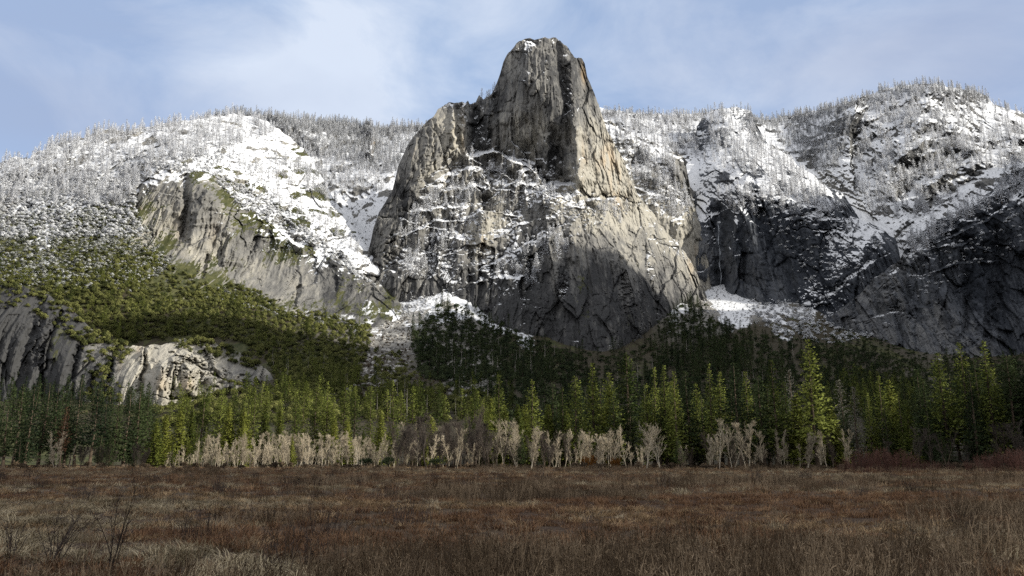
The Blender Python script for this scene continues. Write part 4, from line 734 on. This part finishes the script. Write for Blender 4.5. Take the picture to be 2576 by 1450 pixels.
plant("shaded_brush", K_doak, rb, .4, .9, "dark brush at the foot of the right-hand cliffs", "brush", None, .5)
con = collect(pick('wooded_slope', B1, 950, rg), pick('wooded_slope', [(1680, 780), (1760, 760), (1800, 830), (1900, 870), (1900, 950), (1650, 950)], 200, rg))
con = collect(con, pick("wooded_slope", [(-60, 960), (390, 960), (400, 1110), (-60, 1110)], 170, rg))
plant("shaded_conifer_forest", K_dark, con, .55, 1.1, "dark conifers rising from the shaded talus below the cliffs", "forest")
plant("sunlit_conifer_forest", K_green, collect(pick("wooded_slope", A1, 190, rg), pick('wooded_slope', [(420, 1000), (900, 960), (1300, 1000), (1300, 1070), (420, 1080)], 200, rg), pick('wooded_slope', [(2060, 960), (2320, 970), (2320, 1060), (2060, 1060)], 110, rg)), .5, .95, "green conifers behind the front trees at the slope foot", "forest")
sn = collect(pick('wooded_slope', [(1080, 830), (1250, 830), (1450, 920), (1450, 960), (1100, 950)], 24, rg), pick('wooded_slope', [(650, 850), (900, 880), (880, 980), (680, 980)], 7, rg), pick('wooded_slope', [(1650, 850), (2000, 880), (2000, 980), (1500, 980)], 22, rg), pick('wooded_slope', [(880, 1000), (1250, 1000), (1250, 1060), (880, 1060)], 12, rg))
for q, r_ in enumerate(sn):
    x = r_[3]; tree("dead_tree", (K_snag[q % 3],), r_[:3] - (0, 0, .5), rg.uniform(.6, 1.1), rg.random() * 6, "bleached dead trunk standing in the dark forest under the rock tower" if 1000 < x < 1500 and r_[4] < 965 else "bleached dead trunk on the green slope left of the gully" if x < 950 else "bleached dead trunk in the forest at the slope foot" if x < 1300 else "bleached dead trunk in the shaded forest right of the tower", "dead tree", "standing dead trunks on the talus")

# boulders and brown brush of the gully fan
def boulder(seed):
    r = np.random.default_rng(seed); n, m = 9, 6; th = np.linspace(0, 2 * pi, n, endpoint=False); ph = np.linspace(.02, pi - .02, m)
    V = np.array([(sin(b) * cos(a), sin(b) * sin(a), cos(b)) for b in ph for a in th]) * r.uniform(.72, 1.15, (n * m, 1)) * (1.2, .95, .75)
    return np_mesh("boulder", V, np.array([(i * n + k, i * n + (k + 1) % n, (i + 1) * n + (k + 1) % n, (i + 1) * n + k) for i in range(m - 1) for k in range(n)])[:, ::-1], M_rock, False)
M_rock = bark_mat("talus_rock", (.13, .125, .12), (.40, .385, .36), .8); M_brown = leaf_mat("brown_brush", (.05, .036, .024), (.15, .11, .072))
fan = [(935, 850), (985, 790), (1035, 800), (1045, 880), (1010, 960), (900, 1000), (870, 985)]; fan2 = [(1130, 930), (1250, 925), (1280, 1010), (1140, 1015)]
bd = collect(pick('wooded_slope', fan, 420, rg), pick('wooded_slope', fan2, 260, rg)); Sb = rg.uniform(.5, 2.6, len(bd)) ** 1.3
scatter("talus_boulders", [boulder(i) for i in range(5)], bd[:, :3], Sb, "pale boulders strewn down the gully fan", "boulders", .4, (.7, 1.1), rg)
K_brown = [small_oak(230 + i, M_brown, 240) for i in range(2)]
bb = collect(pick('wooded_slope', fan, 420, rg), pick('wooded_slope', fan2, 90, rg), pick('wooded_slope', [(950, 930), (1150, 950), (1130, 1010), (900, 1010)], 120, rg)); scatter("brown_brush", K_brown, bb[:, :3] - (0, 0, .8), rg.uniform(.22, .6, len(bb)), "brown leafless brush on the gully fan", "brush", .05, (.7, 1.1), rg)
def waterfall():
    py = np.linspace(556, 722, 60); px = 1806 + (py - 556) * .05 + 1.6 * np.sin(py / 9); P, _, _, _ = on('right_dark_wall', px, py); Y = np.minimum.accumulate(np.convolve(np.pad(P[:, 1], 3, 'edge'), np.ones(7) / 7, 'valid')) - 2.5
    x, y, z = at(px, py, Y); w_ = .9 + .5 * np.sin(py / 5); V = np.concatenate([np.stack([x - w_, y, z], -1), np.stack([x, y - .8, z], -1), np.stack([x + w_, y, z], -1)]); n = len(py)
    Fc = np.concatenate([np.stack([np.arange(n - 1) + a * n, np.arange(n - 1) + (a + 1) * n, np.arange(1, n) + (a + 1) * n, np.arange(1, n) + a * n], -1) for a in (0, 1)])
    m = Mat("falling_water", .4); m.base(m.mix(m.noise(.3, m.coord((1, 1, .2)), 4), (.12, .13, .15), (.42, .45, .48))); tag(link(bpy.data.objects.new("waterfall", np_mesh("waterfall", V, Fc, m.m))), "thin pale waterfall down the dark wall right of the tower", "waterfall", kind='structure')
waterfall()
# ------------------------------------------------------------------ the tree line at the far edge of the meadow
rt = np.random.default_rng(8)
ORD = "first second third fourth fifth sixth seventh eighth ninth tenth eleventh twelfth thirteenth fourteenth fifteenth sixteenth seventeenth eighteenth nineteenth".split()
TENS = {2: "twenty", 3: "thirty", 4: "forty", 5: "fifty", 6: "sixty", 7: "seventy", 8: "eighty", 9: "ninety"}
def ordinal(n):
    if n < 20: return ORD[n - 1]
    if n % 10 == 0: return TENS[n // 10][:-1] + "ieth"
    return TENS[n // 10] + "-" + ORD[n % 10 - 1]
def ground_z(x, y): return max(0.0, (y - 385) * .16)
PINE = [proto(*conifer(30, r_, b, 300 + i, shape=sh, gap=gp), M_bark, M_needle, puff=.25) for i, (r_, b, sh, gp) in enumerate(((4.2, .16, 1.0, .14), (4.6, .20, .85, .20), (3.9, .12, 1.1, .10), (4.6, .30, .8, .26), (4.3, .10, .95, .15), (3.7, .22, 1.05, .2)))]
CEDAR = [proto(*conifer(30, r_, .04, 320 + i, step=.55, per=8, spray=(.9, .65), shape=.85, gap=.05), M_bark, M_cedar, puff=.3) for i, r_ in enumerate((5.0, 5.8, 4.6))]
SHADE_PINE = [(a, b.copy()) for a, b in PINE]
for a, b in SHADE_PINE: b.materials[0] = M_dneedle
M_greydead = leaf_mat("grey_dead_twigs", (.06, .056, .046), (.20, .185, .155))
DEADPINE = proto(*conifer(30, 3.4, .12, 340, per=7, spray=(.9, .26), gap=.25, dens=.42), M_bark, M_greydead)
RUSTPINE = proto(*conifer(26, 3.4, .30, 341, per=7, spray=(.8, .42), gap=.2), M_bark, M_rust, puff=.3)
# kind, px of the top, py of the top, distance
HERO = [('d', -10, 1010, 270), ('d', 25, 1018, 265), ('d', 58, 966, 285), ('d', 87, 972, 280), ('d', 121, 962, 290), ('d', 154, 966, 300), ('d', 179, 990, 285), ('d', 205, 985, 300), ('d', 246, 980, 280), ('d', 272, 1000, 300), ('d', 300, 985, 285), ('d', 329, 974, 290), ('d', 356, 966, 305), ('d', 376, 972, 315),
        ('c', 395, 1053, 290), ('c', 420, 1043, 330), ('c', 454, 1026, 335), ('c', 487, 1022, 340), ('p', 514, 966, 370), ('p', 558, 978, 365), ('c', 579, 1014, 345), ('c', 616, 1026, 345), ('p', 645, 988, 360), ('c', 668, 1018, 350), ('c', 708, 1020, 345), ('p', 745, 1000, 360), ('p', 765, 985, 380), ('p', 799, 972, 375), ('p', 824, 974, 370), ('p', 870, 966, 385), ('p', 895, 988, 365), ('p', 935, 1000, 360), ('c', 960, 1030, 345), ('p', 992, 1012, 350),
        ('c', 1085, 1050, 345), ('p', 1193, 982, 370), ('p', 1215, 1000, 380), ('c', 1233, 1004, 360), ('p', 1260, 944, 345), ('c', 1304, 1018, 320), ('p', 1341, 952, 310), ('c', 1381, 1018, 300), ('d', 1392, 960, 370), ('p', 1415, 972, 300), ('p', 1446, 946, 295), ('p', 1492, 915, 285), ('p', 1536, 937, 290), ('p', 1573, 888, 280), ('p', 1623, 962, 270), ('p', 1640, 924, 275), ('p', 1669, 921, 270), ('p', 1697, 936, 262),
        ('d', 1729, 933, 265), ('p', 1752, 960, 290), ('p', 1781, 918, 262), ('p', 1806, 936, 270), ('d', 1851, 912, 258), ('p', 1877, 937, 265), ('d', 1910, 944, 255), ('p', 1942, 905, 250), ('p', 1975, 960, 285), ('c', 2003, 988, 250), ('p', 2034, 852, 245), ('p', 2070, 998, 260), ('c', 2090, 1030, 255), ('w', 2115, 954, 300), ('w', 2142, 972, 280), ('w', 1988, 928, 330), ('p', 2180, 990, 290), ('p', 2207, 945, 290), ('c', 2235, 958, 300), ('p', 2262, 985, 280), ('c', 2280, 1005, 255), ('d', 2305, 930, 250), ('d', 2320, 955, 245),
        ('p', 2359, 887, 240), ('d', 2390, 940, 250), ('p', 2418, 862, 232), ('d', 2445, 905, 245), ('p', 2471, 862, 228), ('p', 2500, 930, 240), ('d', 2530, 892, 228), ('d', 2552, 920, 235), ('d', 2575, 884, 225), ('d', 2600, 900, 222)]
HERO = [(k, a, b, Y + 68 if a > 2300 else Y) for k, a, b, Y in HERO]
HERO.sort(key=lambda h: h[1])
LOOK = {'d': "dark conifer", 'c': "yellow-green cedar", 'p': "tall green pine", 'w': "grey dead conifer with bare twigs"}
NEAR = [(385, "at the tree line's left edge"), (1000, "behind the pale sunlit thicket"), (1400, "behind the dark leafless trees"), (1760, "below the rock tower's right flank"), (2110, "around the tallest pine"), (2700, "above the red willows")]
def seg(x): return next(i for i, n in enumerate(NEAR) if x < n[0])
cnt = {}
tops = []
for k, px, py, Y in HERO:
    x, y, z = at(px, py, Y); g = ground_z(x, y); H = z - g
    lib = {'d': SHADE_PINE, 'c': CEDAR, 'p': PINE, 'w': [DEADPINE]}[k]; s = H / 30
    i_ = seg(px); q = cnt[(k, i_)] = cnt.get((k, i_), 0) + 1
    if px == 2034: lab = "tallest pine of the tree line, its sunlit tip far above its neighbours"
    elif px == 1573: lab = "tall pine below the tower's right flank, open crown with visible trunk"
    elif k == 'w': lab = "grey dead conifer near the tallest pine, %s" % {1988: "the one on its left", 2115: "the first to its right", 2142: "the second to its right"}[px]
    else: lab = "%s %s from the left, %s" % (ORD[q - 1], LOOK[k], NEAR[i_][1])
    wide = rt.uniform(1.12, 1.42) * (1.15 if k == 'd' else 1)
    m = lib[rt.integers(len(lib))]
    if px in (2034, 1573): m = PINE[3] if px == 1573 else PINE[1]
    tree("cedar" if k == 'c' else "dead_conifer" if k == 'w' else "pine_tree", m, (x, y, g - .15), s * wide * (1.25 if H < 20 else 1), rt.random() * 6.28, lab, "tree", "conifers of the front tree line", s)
    tops.append((px, py))
# the conifers standing close behind them
tops.sort(); tx_, ty_ = np.array([t[0] for t in tops]), np.array([t[1] for t in tops])
nb = 0
while nb < 165:
    px = rt.uniform(-30, 2610); Y = rt.uniform(300, 430) if px < 1400 else rt.uniform(262, 380)
    w_ = np.exp(-((tx_ - px) / 45) ** 2); ref = (w_ * ty_).sum() / w_.sum() if w_.sum() > 1e-3 else 1000
    if 1000 < px < 1180 and rt.random() < .6: continue
    if px < 1000 and rt.random() < .5: continue
    py = ref + rt.uniform(28, 90) + (25 if px < 1000 else 0); x, y, z = at(px, py, Y); g = ground_z(x, y); H = z - g
    if H < 9: continue
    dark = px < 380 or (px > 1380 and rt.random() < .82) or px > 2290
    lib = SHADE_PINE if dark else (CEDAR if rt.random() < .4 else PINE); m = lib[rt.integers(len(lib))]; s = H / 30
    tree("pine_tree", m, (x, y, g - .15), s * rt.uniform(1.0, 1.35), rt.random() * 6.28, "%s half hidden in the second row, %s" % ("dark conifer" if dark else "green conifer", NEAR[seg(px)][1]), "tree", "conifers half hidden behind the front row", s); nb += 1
# low dark understorey saplings between the trunks
for q in range(44):
    px = rt.uniform(1180, 2610) if q < 34 else rt.uniform(-20, 390); Y = rt.uniform(250, 330); x, y = ray(px, 1000)[0] * Y, Y; H = rt.uniform(6, 13); s = H / 30
    m = SHADE_PINE[rt.integers(6)]; tree("sapling", m, (x, y, -.1), s * 1.7, rt.random() * 6.28, "dark young conifer among the trunks, %s" % NEAR[seg(px)][1], "tree", "young conifers under the tree line", s)
tree("dead_conifer", RUSTPINE, (*at(157, 1100, 262)[:2], 0), 19 / 26, 1.0, "rusty dead conifer among the dark conifers at the left edge", "tree")
# bare deciduous trees
BT = [proto(*bare_tree(12, .38, 400 + i, stems=st, low=.12, blen=bl, lean=.06, up=.95), M_pale, M_twig) for i, (st, bl) in enumerate(((1, .5), (2, .6), (1, .7), (3, .5), (1, .6), (2, .45), (1, .8)))]
BB = [proto(*bare_tree(16, .62, 420 + i, stems=st, up=.9, thick=1.1), M_pale, M_twig) for i, st in enumerate((1, 2, 3))]
BD = [proto(*bare_tree(17, .52, 440 + i, stems=st, up=.95, lean=.10, thick=1.5, twigs=8), M_dbark, M_dtwig) for i, st in enumerate((1, 2, 1))]
BG = [proto(*bare_tree(15, .46, 450 + i, stems=st, up=1.0, lean=.08, thick=1.1, twigs=9, blen=.8), M_bark, M_dtwig) for i, st in enumerate((1, 2, 3))]
def bare(lib, H0, px, py, Y, lab, grp, kind="bare_tree"):
    x, y, z = at(px, py, Y); tree(kind, lib[rt.integers(len(lib))], (x, y, -.1), z / H0 * 1.08 * rt.uniform(.9, 1.15), rt.random() * 6.28, lab, "bare tree", grp, z / H0 * 1.08)
for q in range(140):
    px = 392 + (q + rt.random()) * 590 / 140
    edge = np.interp(px, (385, 450, 520, 640, 720, 800, 980), (1150, 1118, 1100, 1098, 1085, 1095, 1092)); bare(BT, 12, px, edge + rt.uniform(-10, 45), rt.uniform(285, 335), "pale leafless sapling in the dense sunlit thicket left of centre", "pale saplings of the sunlit thicket")
for q in range(26): 
    px = 1000 + (q + rt.random()) * 240 / 26; bare(BG if q % 3 else BD, 15 if q % 3 else 17, px, rt.uniform(1030, 1080), rt.uniform(262, 315), "dark leafless tree in the shaded stand at the centre", "dark leafless trees of the centre stand")
for q in range(40):
    px = 985 + (q + rt.random()) * 415 / 40; bare(BG if q % 3 else BT, 15 if q % 3 else 12, px, rt.uniform(1065, 1115), rt.uniform(255, 300), "slender grey leafless tree along the centre of the meadow edge", "slender grey leafless trees at the centre")
NAMED = [(BD, 17, 1268, 1050, 250, "black twisted leafless tree in front of pale sunlit trunks at the centre"), (BB, 16, 1250, 1062, 285, "pale sunlit tree just left behind the black twisted tree"), (BB, 16, 1300, 1060, 280, "pale sunlit tree just right of the black twisted tree"), (BT, 12, 1132, 1085, 270, "pale broken sunlit tree alone in the dark centre stand"),
         (BT, 12, 1025, 1060, 300, "pale sunlit tree at the right end of the sunlit thicket"), (BD, 17, 1075, 1045, 255, "big dark leafless tree with upright limbs left of the pale broken tree"), (BB, 16, 1658, 1054, 232, "largest pale fan-shaped bare tree right of centre"), (BB, 16, 1622, 1066, 236, "pale bare tree touching the largest fan-shaped one on its left"),
         (BT, 12, 1397, 1084, 262, "slim pale bare tree, first right of the dark gap"), (BT, 12, 1419, 1086, 255, "slim pale bare tree, second right of the dark gap"), (BT, 12, 1441, 1086, 258, "slim pale bare tree, third right of the dark gap"), (BT, 12, 1477, 1084, 250, "grey bare tree left of the orange bushes"), (BT, 12, 1507, 1090, 246, "small pale bare tree behind the left orange bush"), (BB, 16, 1530, 1083, 245, "pale bare tree between the two orange bushes"),
         (BT, 12, 1783, 1092, 232, "pale bare tree, first of the five left of the tallest pine"), (BB, 16, 1804, 1058, 234, "pale bare tree, second of the five left of the tallest pine"), (BB, 16, 1838, 1057, 236, "pale bare tree, third of the five left of the tallest pine"), (BT, 12, 1873, 1053, 238, "pale bare tree, fourth of the five left of the tallest pine"), (BT, 12, 1912, 1076, 232, "pale bare tree, fifth of the five left of the tallest pine"),
         (BT, 12, 1964, 1080, 226, "lone pale bare tree just left of the tallest pine's trunk"), (BT, 12, 2023, 1088, 224, "lone pale bare tree in front of the tallest pine"), (BT, 12, 2066, 1135, 222, "small pale bare tree right of the tallest pine's foot"), (BG, 15, 2227, 1096, 218, "wide dark bare tree above the red willows"), (BG, 15, 2298, 1066, 220, "tall grey bare tree right above the red willows"), (BG, 15, 2333, 1080, 216, "grey leaning bare tree, second right of the red willows"),
         (BG, 15, 2369, 1074, 214, "grey bare tree, third right of the red willows"), (BG, 15, 2428, 1108, 210, "low grey bare tree in the dark, fourth right of the red willows"), (BG, 15, 2514, 1050, 210, "tall dim bare tree second from the right edge"), (BG, 15, 2561, 1050, 208, "tall dim bare tree at the right edge"), (BT, 12, 150, 1085, 255, "slim pale bare trunk among dark conifers at the left edge"), (BT, 12, 179, 1124, 252, "small pale bare trunk second from the left edge")]
for lib, H0, px, py, Y, lab in NAMED: bare(lib, H0, px, py, Y, lab, None)
for q in range(64):
    px = rt.uniform(1330, 2150); bare(BG if q % 2 else BT, 15 if q % 2 else 12, px, rt.uniform(1070, 1130), rt.uniform(238, 275), "thin grey leafless tree in the shade under the right-hand pines", "grey leafless trees under the right-hand pines")
for q in range(12):
    px = rt.uniform(200, 380); bare(BG, 15, px, rt.uniform(1105, 1145), rt.uniform(250, 285), "thin grey leafless tree under the dark conifers at left", "grey leafless trees under the left conifers")
def bush(H, seed, n, mat, wide=.45, twig=.05, lv=26):
    r = np.random.default_rng(seed); s = Soup(); P, D, Ln = [], [], []
    for k in range(n):
        a = r.random() * 6.28; rr = r.random() ** .5 * .5 * wide * H; p = np.array([cos(a) * rr, sin(a) * rr, 0]); d = np.array([cos(a) * wide * .55 * r.random(), sin(a) * wide * .55 * r.random(), 1]); L = H * r.uniform(.6, 1.05)
        pts = [p + d * L * t + r.normal(0, .02 * H, 3) * t for t in (0, .35, .7, 1)]; s.tube(pts, [twig * .5, twig * .4, twig * .28, twig * .08], 3)
        t = r.uniform(.3, 1, lv); P.append(p + d * L * t[:, None]); D.append(d + r.normal(0, .45, (lv, 3))); Ln.append(r.uniform(.10, .30, lv) * H)
    s.sprays(np.concatenate(P), np.concatenate(D), np.concatenate(Ln), twig * .8, r, 1); return s
M_redtwig = bark_mat("red_willow_twigs", (.060, .030, .022), (.150, .075, .056)); M_stem = bark_mat("dark_stems", (.030, .022, .018), (.085, .065, .055), 6)
W = [bush(3.6, 500 + i, 34, M_redtwig, .8, .05, 18).mesh("willow", M_redtwig) for i in range(3)]
WL = [(px, w_) for px, w_ in ((2120, .55), (2142, .7), (2163, .9), (2185, 1.15), (2205, 1.0), (2226, 1.15), (2248, 1.1), (2268, 1.0), (2290, .8), (2318, .6), (2350, .55), (2392, .5), (2440, .6), (2480, .8), (2505, .95), (2530, 1.05), (2556, 1.1), (2580, 1.1))]
for q, (px, s) in enumerate(WL):
    Y = rt.uniform(150, 172); x = ray(px, 1180)[0] * Y
    tree("red_willow", (W[q % 3],), (x, Y, 0), s, rt.random() * 6.28, "reddish leafless willow bush, %s from the left along the meadow edge at right" % ORD[q], "shrub", "red willows along the right meadow edge")
AM = [bush(3.0, 520 + i, 40, M_amber, .9, .10, 24).mesh("amber_bush", M_amber) for i in range(2)]
for q, (px, lab) in enumerate(((1480, "orange leafy bush, left of the two at the tree line"), (1545, "orange leafy bush, right of the two at the tree line"))):
    tree("amber_bush", (AM[q],), (ray(px, 1170)[0] * 238, 238, 0), 1.1 - .15 * q, q, lab, "shrub")
OS = [proto(*oak(2.2, 3.6, 530 + i, 7, 500, .4), M_dbark, M_doak) for i in range(2)]
for q, (px, lab) in enumerate(((919, "round evergreen bush under the sunlit thicket"), (978, "round evergreen bush at the right end of the sunlit thicket"), (1098, "round evergreen bush in front of the dark centre stand"))):
    tree("evergreen_bush", OS[q % 2], (ray(px, 1170)[0] * 245, 245, 0), 1.0, q, lab, "shrub")

eb = rt.uniform(0, 1, (230, 2)); ex = -40 + 2660 * eb[:, 0]; eY = np.interp(ex, (0, 1000, 2000, 2600), (268, 258, 226, 205)) + rt.uniform(-16, 14, 230); SB = rt.uniform(.14, .42, 230)
scatter("edge_brush", K_brown, np.stack([ray(ex, 1175)[0] * eY, eY, np.full(230, -.5)], -1), SB, "low brown brush fringing the far edge of the meadow", "brush", .1, (.6, 1.0), rt)
# ------------------------------------------------------------------ meadow plants
rm = np.random.default_rng(21)
def grass_mat(name, a, b, c):
    m = Mat(name, .85); v = m.math('ADD', m.math('MULTIPLY', m.rnd(), .75), m.math('MULTIPLY', m.noise(4, m.coord(), 2, .6), .5)); m.base(m.mix(m.ramp(v, .55, 1.0), m.mix(m.ramp(v, .15, .6), a, b), c)); return m.m
G_tan = grass_mat("tan_grass", (0.076, 0.047, 0.023), (0.214, 0.136, 0.067), (0.494, 0.343, 0.190))
G_pale = grass_mat("pale_grass", (0.085, 0.066, 0.036), (0.233, 0.185, 0.110), (0.513, 0.422, 0.274))
G_rust = grass_mat("rust_grass", (0.057, 0.027, 0.014), (0.142, 0.074, 0.038), (0.285, 0.167, 0.087))
G_grey = grass_mat("grey_stalks", (0.040, 0.026, 0.014), (0.106, 0.073, 0.044), (0.323, 0.238, 0.152))
def tuft(n, ln, spread, w, seed, lean=(0, 0), droop=.5, segs=3):
    """a clump of bent blades, each a tapering ribbon"""
    r = np.random.default_rng(seed); V, Fc = [], []
    for k in range(n):
        a = r.random() * 6.28; rr = r.random() ** .5 * spread * .35; p = np.array([cos(a) * rr, sin(a) * rr, -.03]); a2 = a + r.normal() * .8; out = np.array([cos(a2), sin(a2), 0]) * r.uniform(.2, 1) + np.array([lean[0], lean[1], 0]); L = ln * r.uniform(.5, 1.15)
        sd = np.array([-sin(a2 + r.normal() * .5), cos(a2), 0]) * w * r.uniform(.6, 1.3); el = r.uniform(.5, 1.3); i0 = len(V)
        for i in range(segs + 1):
            t = i / segs; q = p + np.array([0, 0, 1]) * L * el * (t - droop * t * t) * .8 + out * L * (t * .45 + .4 * droop * t * t); V += [q - sd * (1 - t) * .5, q + sd * (1 - t * .95) * .5]
        Fc += [(i0 + 2 * i, i0 + 2 * i + 1, i0 + 2 * i + 3, i0 + 2 * i + 2) for i in range(segs)]
    return np.array(V), np.array(Fc)
def tuft_mesh(name, mat, *a, **k): v, f = tuft(*a, **k); return np_mesh(name, v, f, mat, True)
def stalks(name, n, H, seed, mat, spread=.4):
    r = np.random.default_rng(seed); s = Soup(); P, D, Ln = [], [], []
    for k in range(n):
        p = np.array([r.normal() * spread * .5, r.normal() * spread * .5, -.03]); d = np.array([r.normal() * .16, r.normal() * .16, 1]); L = H * r.uniform(.5, 1.1); s.tube([p, p + d * L * .5, p + d * L + r.normal(0, .03, 3)], [.006, .005, .002], 3)
        t = r.uniform(.4, 1, 5); P.append(p + d * L * t[:, None]); D.append(d * .8 + r.normal(0, .5, (5, 3))); Ln.append(r.uniform(.06, .2, 5) * H)
    s.sprays(np.concatenate(P), np.concatenate(D), np.concatenate(Ln), .009, r, 1); return s.mesh(name, mat)
T_tan = [tuft_mesh("grass", G_tan, 46, .50, .5, .012, 600 + i, lean=(.4 * cos(i * 2), .3 * sin(i)), droop=.62) for i in range(4)]
T_pale = [tuft_mesh("grass", G_pale, 46, .58, .55, .012, 610 + i, lean=(.7 * cos(i * 1.7), .5 * sin(i)), droop=.72) for i in range(4)]
T_rust = [tuft_mesh("sedge", G_rust, 54, .46, .5, .011, 620 + i, droop=.5) for i in range(4)]
T_grey = [stalks("stalks", 20, .62, 630 + i, G_grey) for i in range(4)]
def mpts(y0, y1, dens):
    """points over the seen wedge of meadow"""
    n = int(dens * .72 * (y1 ** 2 - y0 ** 2)); y = np.sqrt(rm.uniform(y0 ** 2, y1 ** 2, n)); x = rm.uniform(-.72, .72, n) * y; return x, y
def patch(x, y):
    """which plants grow where: slow bands across the meadow plus small clumps"""
    a = fbm(x / 16 + 3, y / 7.5, octs=4) + .45 * fbm(x / 3.2, y / 2.4 + 40, octs=3); b = fbm(x / 18 + 50, y / 8 + 9, octs=4) + .5 * fbm(x / 3 + 70, y / 2.5, octs=3)
    return a, b
def cov(lst, x, y): 
    v = 0.0
    for cx, cy, rx, ry, k in lst: v = v + k * np.exp(-((x / y - cx) / rx) ** 2 - ((y - cy) / ry) ** 2)
    return v
def zg(x, y): return .10 * fbm(x / 9, y / 9, octs=3) + .06 * fbm(x / 2.2, y / 2.2, octs=2)
near_pale = [(-.50, 16, .22, 5.5, 1.15), (-.25, 15, .15, 2.5, .5), (-.5, 34, .2, 8, .5), (.3, 110, .2, 30, .5)]
near_grey = [(.35, 13.5, .35, 2.6, .7), (-.05, 12.5, .15, 2, .5), (-.25, 29, .10, 4.5, 1.0), (.0, 48, .25, 10, .5), (.55, 24, .2, 6, .5), (.55, 60, .2, 25, .4)]
near_rust = [(.1, 20, .4, 5, .25), (-.3, 23, .25, 3, .8), (-.1, 75, .6, 18, .5), (.35, 45, .25, 9, .6), (.1, 35, .3, 5, .4)]
acc = {k: [] for k in "tprg"}
for y0, y1, dn, s0 in ((9, 22, 11, 1.05), (22, 45, 5.5, 1.15), (45, 95, 1.6, 1.5), (95, 190, .50, 2.0), (190, 360, .16, 2.6)):
    x, y = mpts(y0, y1, dn); a, b = patch(x, y)
    sp = .25 + a * .75 + cov(near_pale, x, y) * 1.3; sg = -.30 + b * .7 + cov(near_grey, x, y) * 1.2; sr = .34 - a * .75 - b * .4 + cov(near_rust, x, y); st = .34 - b * .6 + .3 * a
    w_ = np.stack([st, sp - .15, sr + (.15 if y0 > 40 else 0), sg]) + rm.gumbel(0, .19, (4, len(x))); c = w_.argmax(0); keep = ~((y > 250) & (rm.random(len(x)) < .2))
    z = zg(x, y)
    for i, k in enumerate("tprg"):
        m = (c == i) & keep; acc[k].append(np.stack([x[m], y[m], z[m], np.full(m.sum(), s0) * rm.uniform(.55, 1.35, m.sum())], -1))
for k, lib, nm, lab in (("t", T_tan, "tan_grass", "tangled tan winter grass of the meadow"), ("p", T_pale, "pale_grass", "matted pale grey-green grass, widest at the lower left"), ("r", T_rust, "rust_sedge", "rust-brown sedge in bands across the meadow"), ("g", T_grey, "grey_stalks", "dark grey upright weed stalks in patches")):
    q = np.concatenate(acc[k]); scatter(nm, lib, q[:, :3], q[:, 3], lab, "weeds" if k == "g" else "grass", .12, (.60, 1.0), rm)
wx_, wy_ = mpts(14, 120, .012); mk = rm.random(len(wx_)) < .8 + .6 * fbm(wx_ / 12, wy_ / 8, octs=3)
scatter("weed_clumps", [stalks("weeds", 46, .95, 650 + i, M_stem, .7) for i in range(3)], np.stack([wx_[mk], wy_[mk], zg(wx_[mk], wy_[mk])], -1), rm.uniform(.7, 1.25, mk.sum()), "dark twiggy weed clumps dotted over the meadow", "weeds", .08, (.8, 1.2), rm)
# bare bushes standing in the near meadow at left
def meadow_bush(H, seed, stems, fan, px, py, lab):
    r = np.random.default_rng(seed); st, tw = Soup(), Soup(); P, D, Ln = [], [], []
    for k in range(stems):
        a = r.uniform(-.1, 3.24) if k % 2 else r.uniform(0, 6.28); L = H * r.uniform(.65, 1.02); d = np.array([cos(a) * fan * r.uniform(.2, 1), sin(a) * fan * .6, 1.0]); p = r.normal(0, .03, 3) * (1, 1, 0)
        pts = [p]; 
        for i in range(7): d = d + r.normal(0, .07, 3) * (1, 1, 0); pts.append(pts[-1] + d * L / 7)
        rad = np.linspace(.010, .0028, 8); st.tube(pts, rad, 5)
        for j in range(6):
            i = r.integers(2, 7); q = pts[i]; e = d * .7 + r.normal(0, .42, 3); e[2] = abs(e[2]); l2 = L * r.uniform(.12, .34); st.tube([q, q + e * l2 * .5, q + e * l2 + r.normal(0, .015, 3)], [.005, .0035, .0015], 4)
            t = r.uniform(.3, 1, 3); P.append(q + e * l2 * t[:, None]); D.append(e + r.normal(0, .5, (3, 3))); Ln.append(r.uniform(.05, .12, 3) * H)
    tw.sprays(np.concatenate(P), np.concatenate(D), np.concatenate(Ln), .006, r, 1)
    a_, b_ = ray(px, py); Y = -CAM_Z / b_
    tree("bare_bush", (st.mesh("stems", M_stem, True), tw.mesh("twigs", M_stem)), (a_ * Y, Y, 0), 1, 0, lab, "shrub")
meadow_bush(1.62, 701, 6, .26, 281, 1447, "tall thin bare bush standing up from the grass at lower left")
meadow_bush(1.0, 702, 13, .62, 130, 1425, "low wide bare bush left of the tall thin bush")
meadow_bush(.85, 703, 8, .5, 28, 1410, "small bare bush at the left edge of the grass")
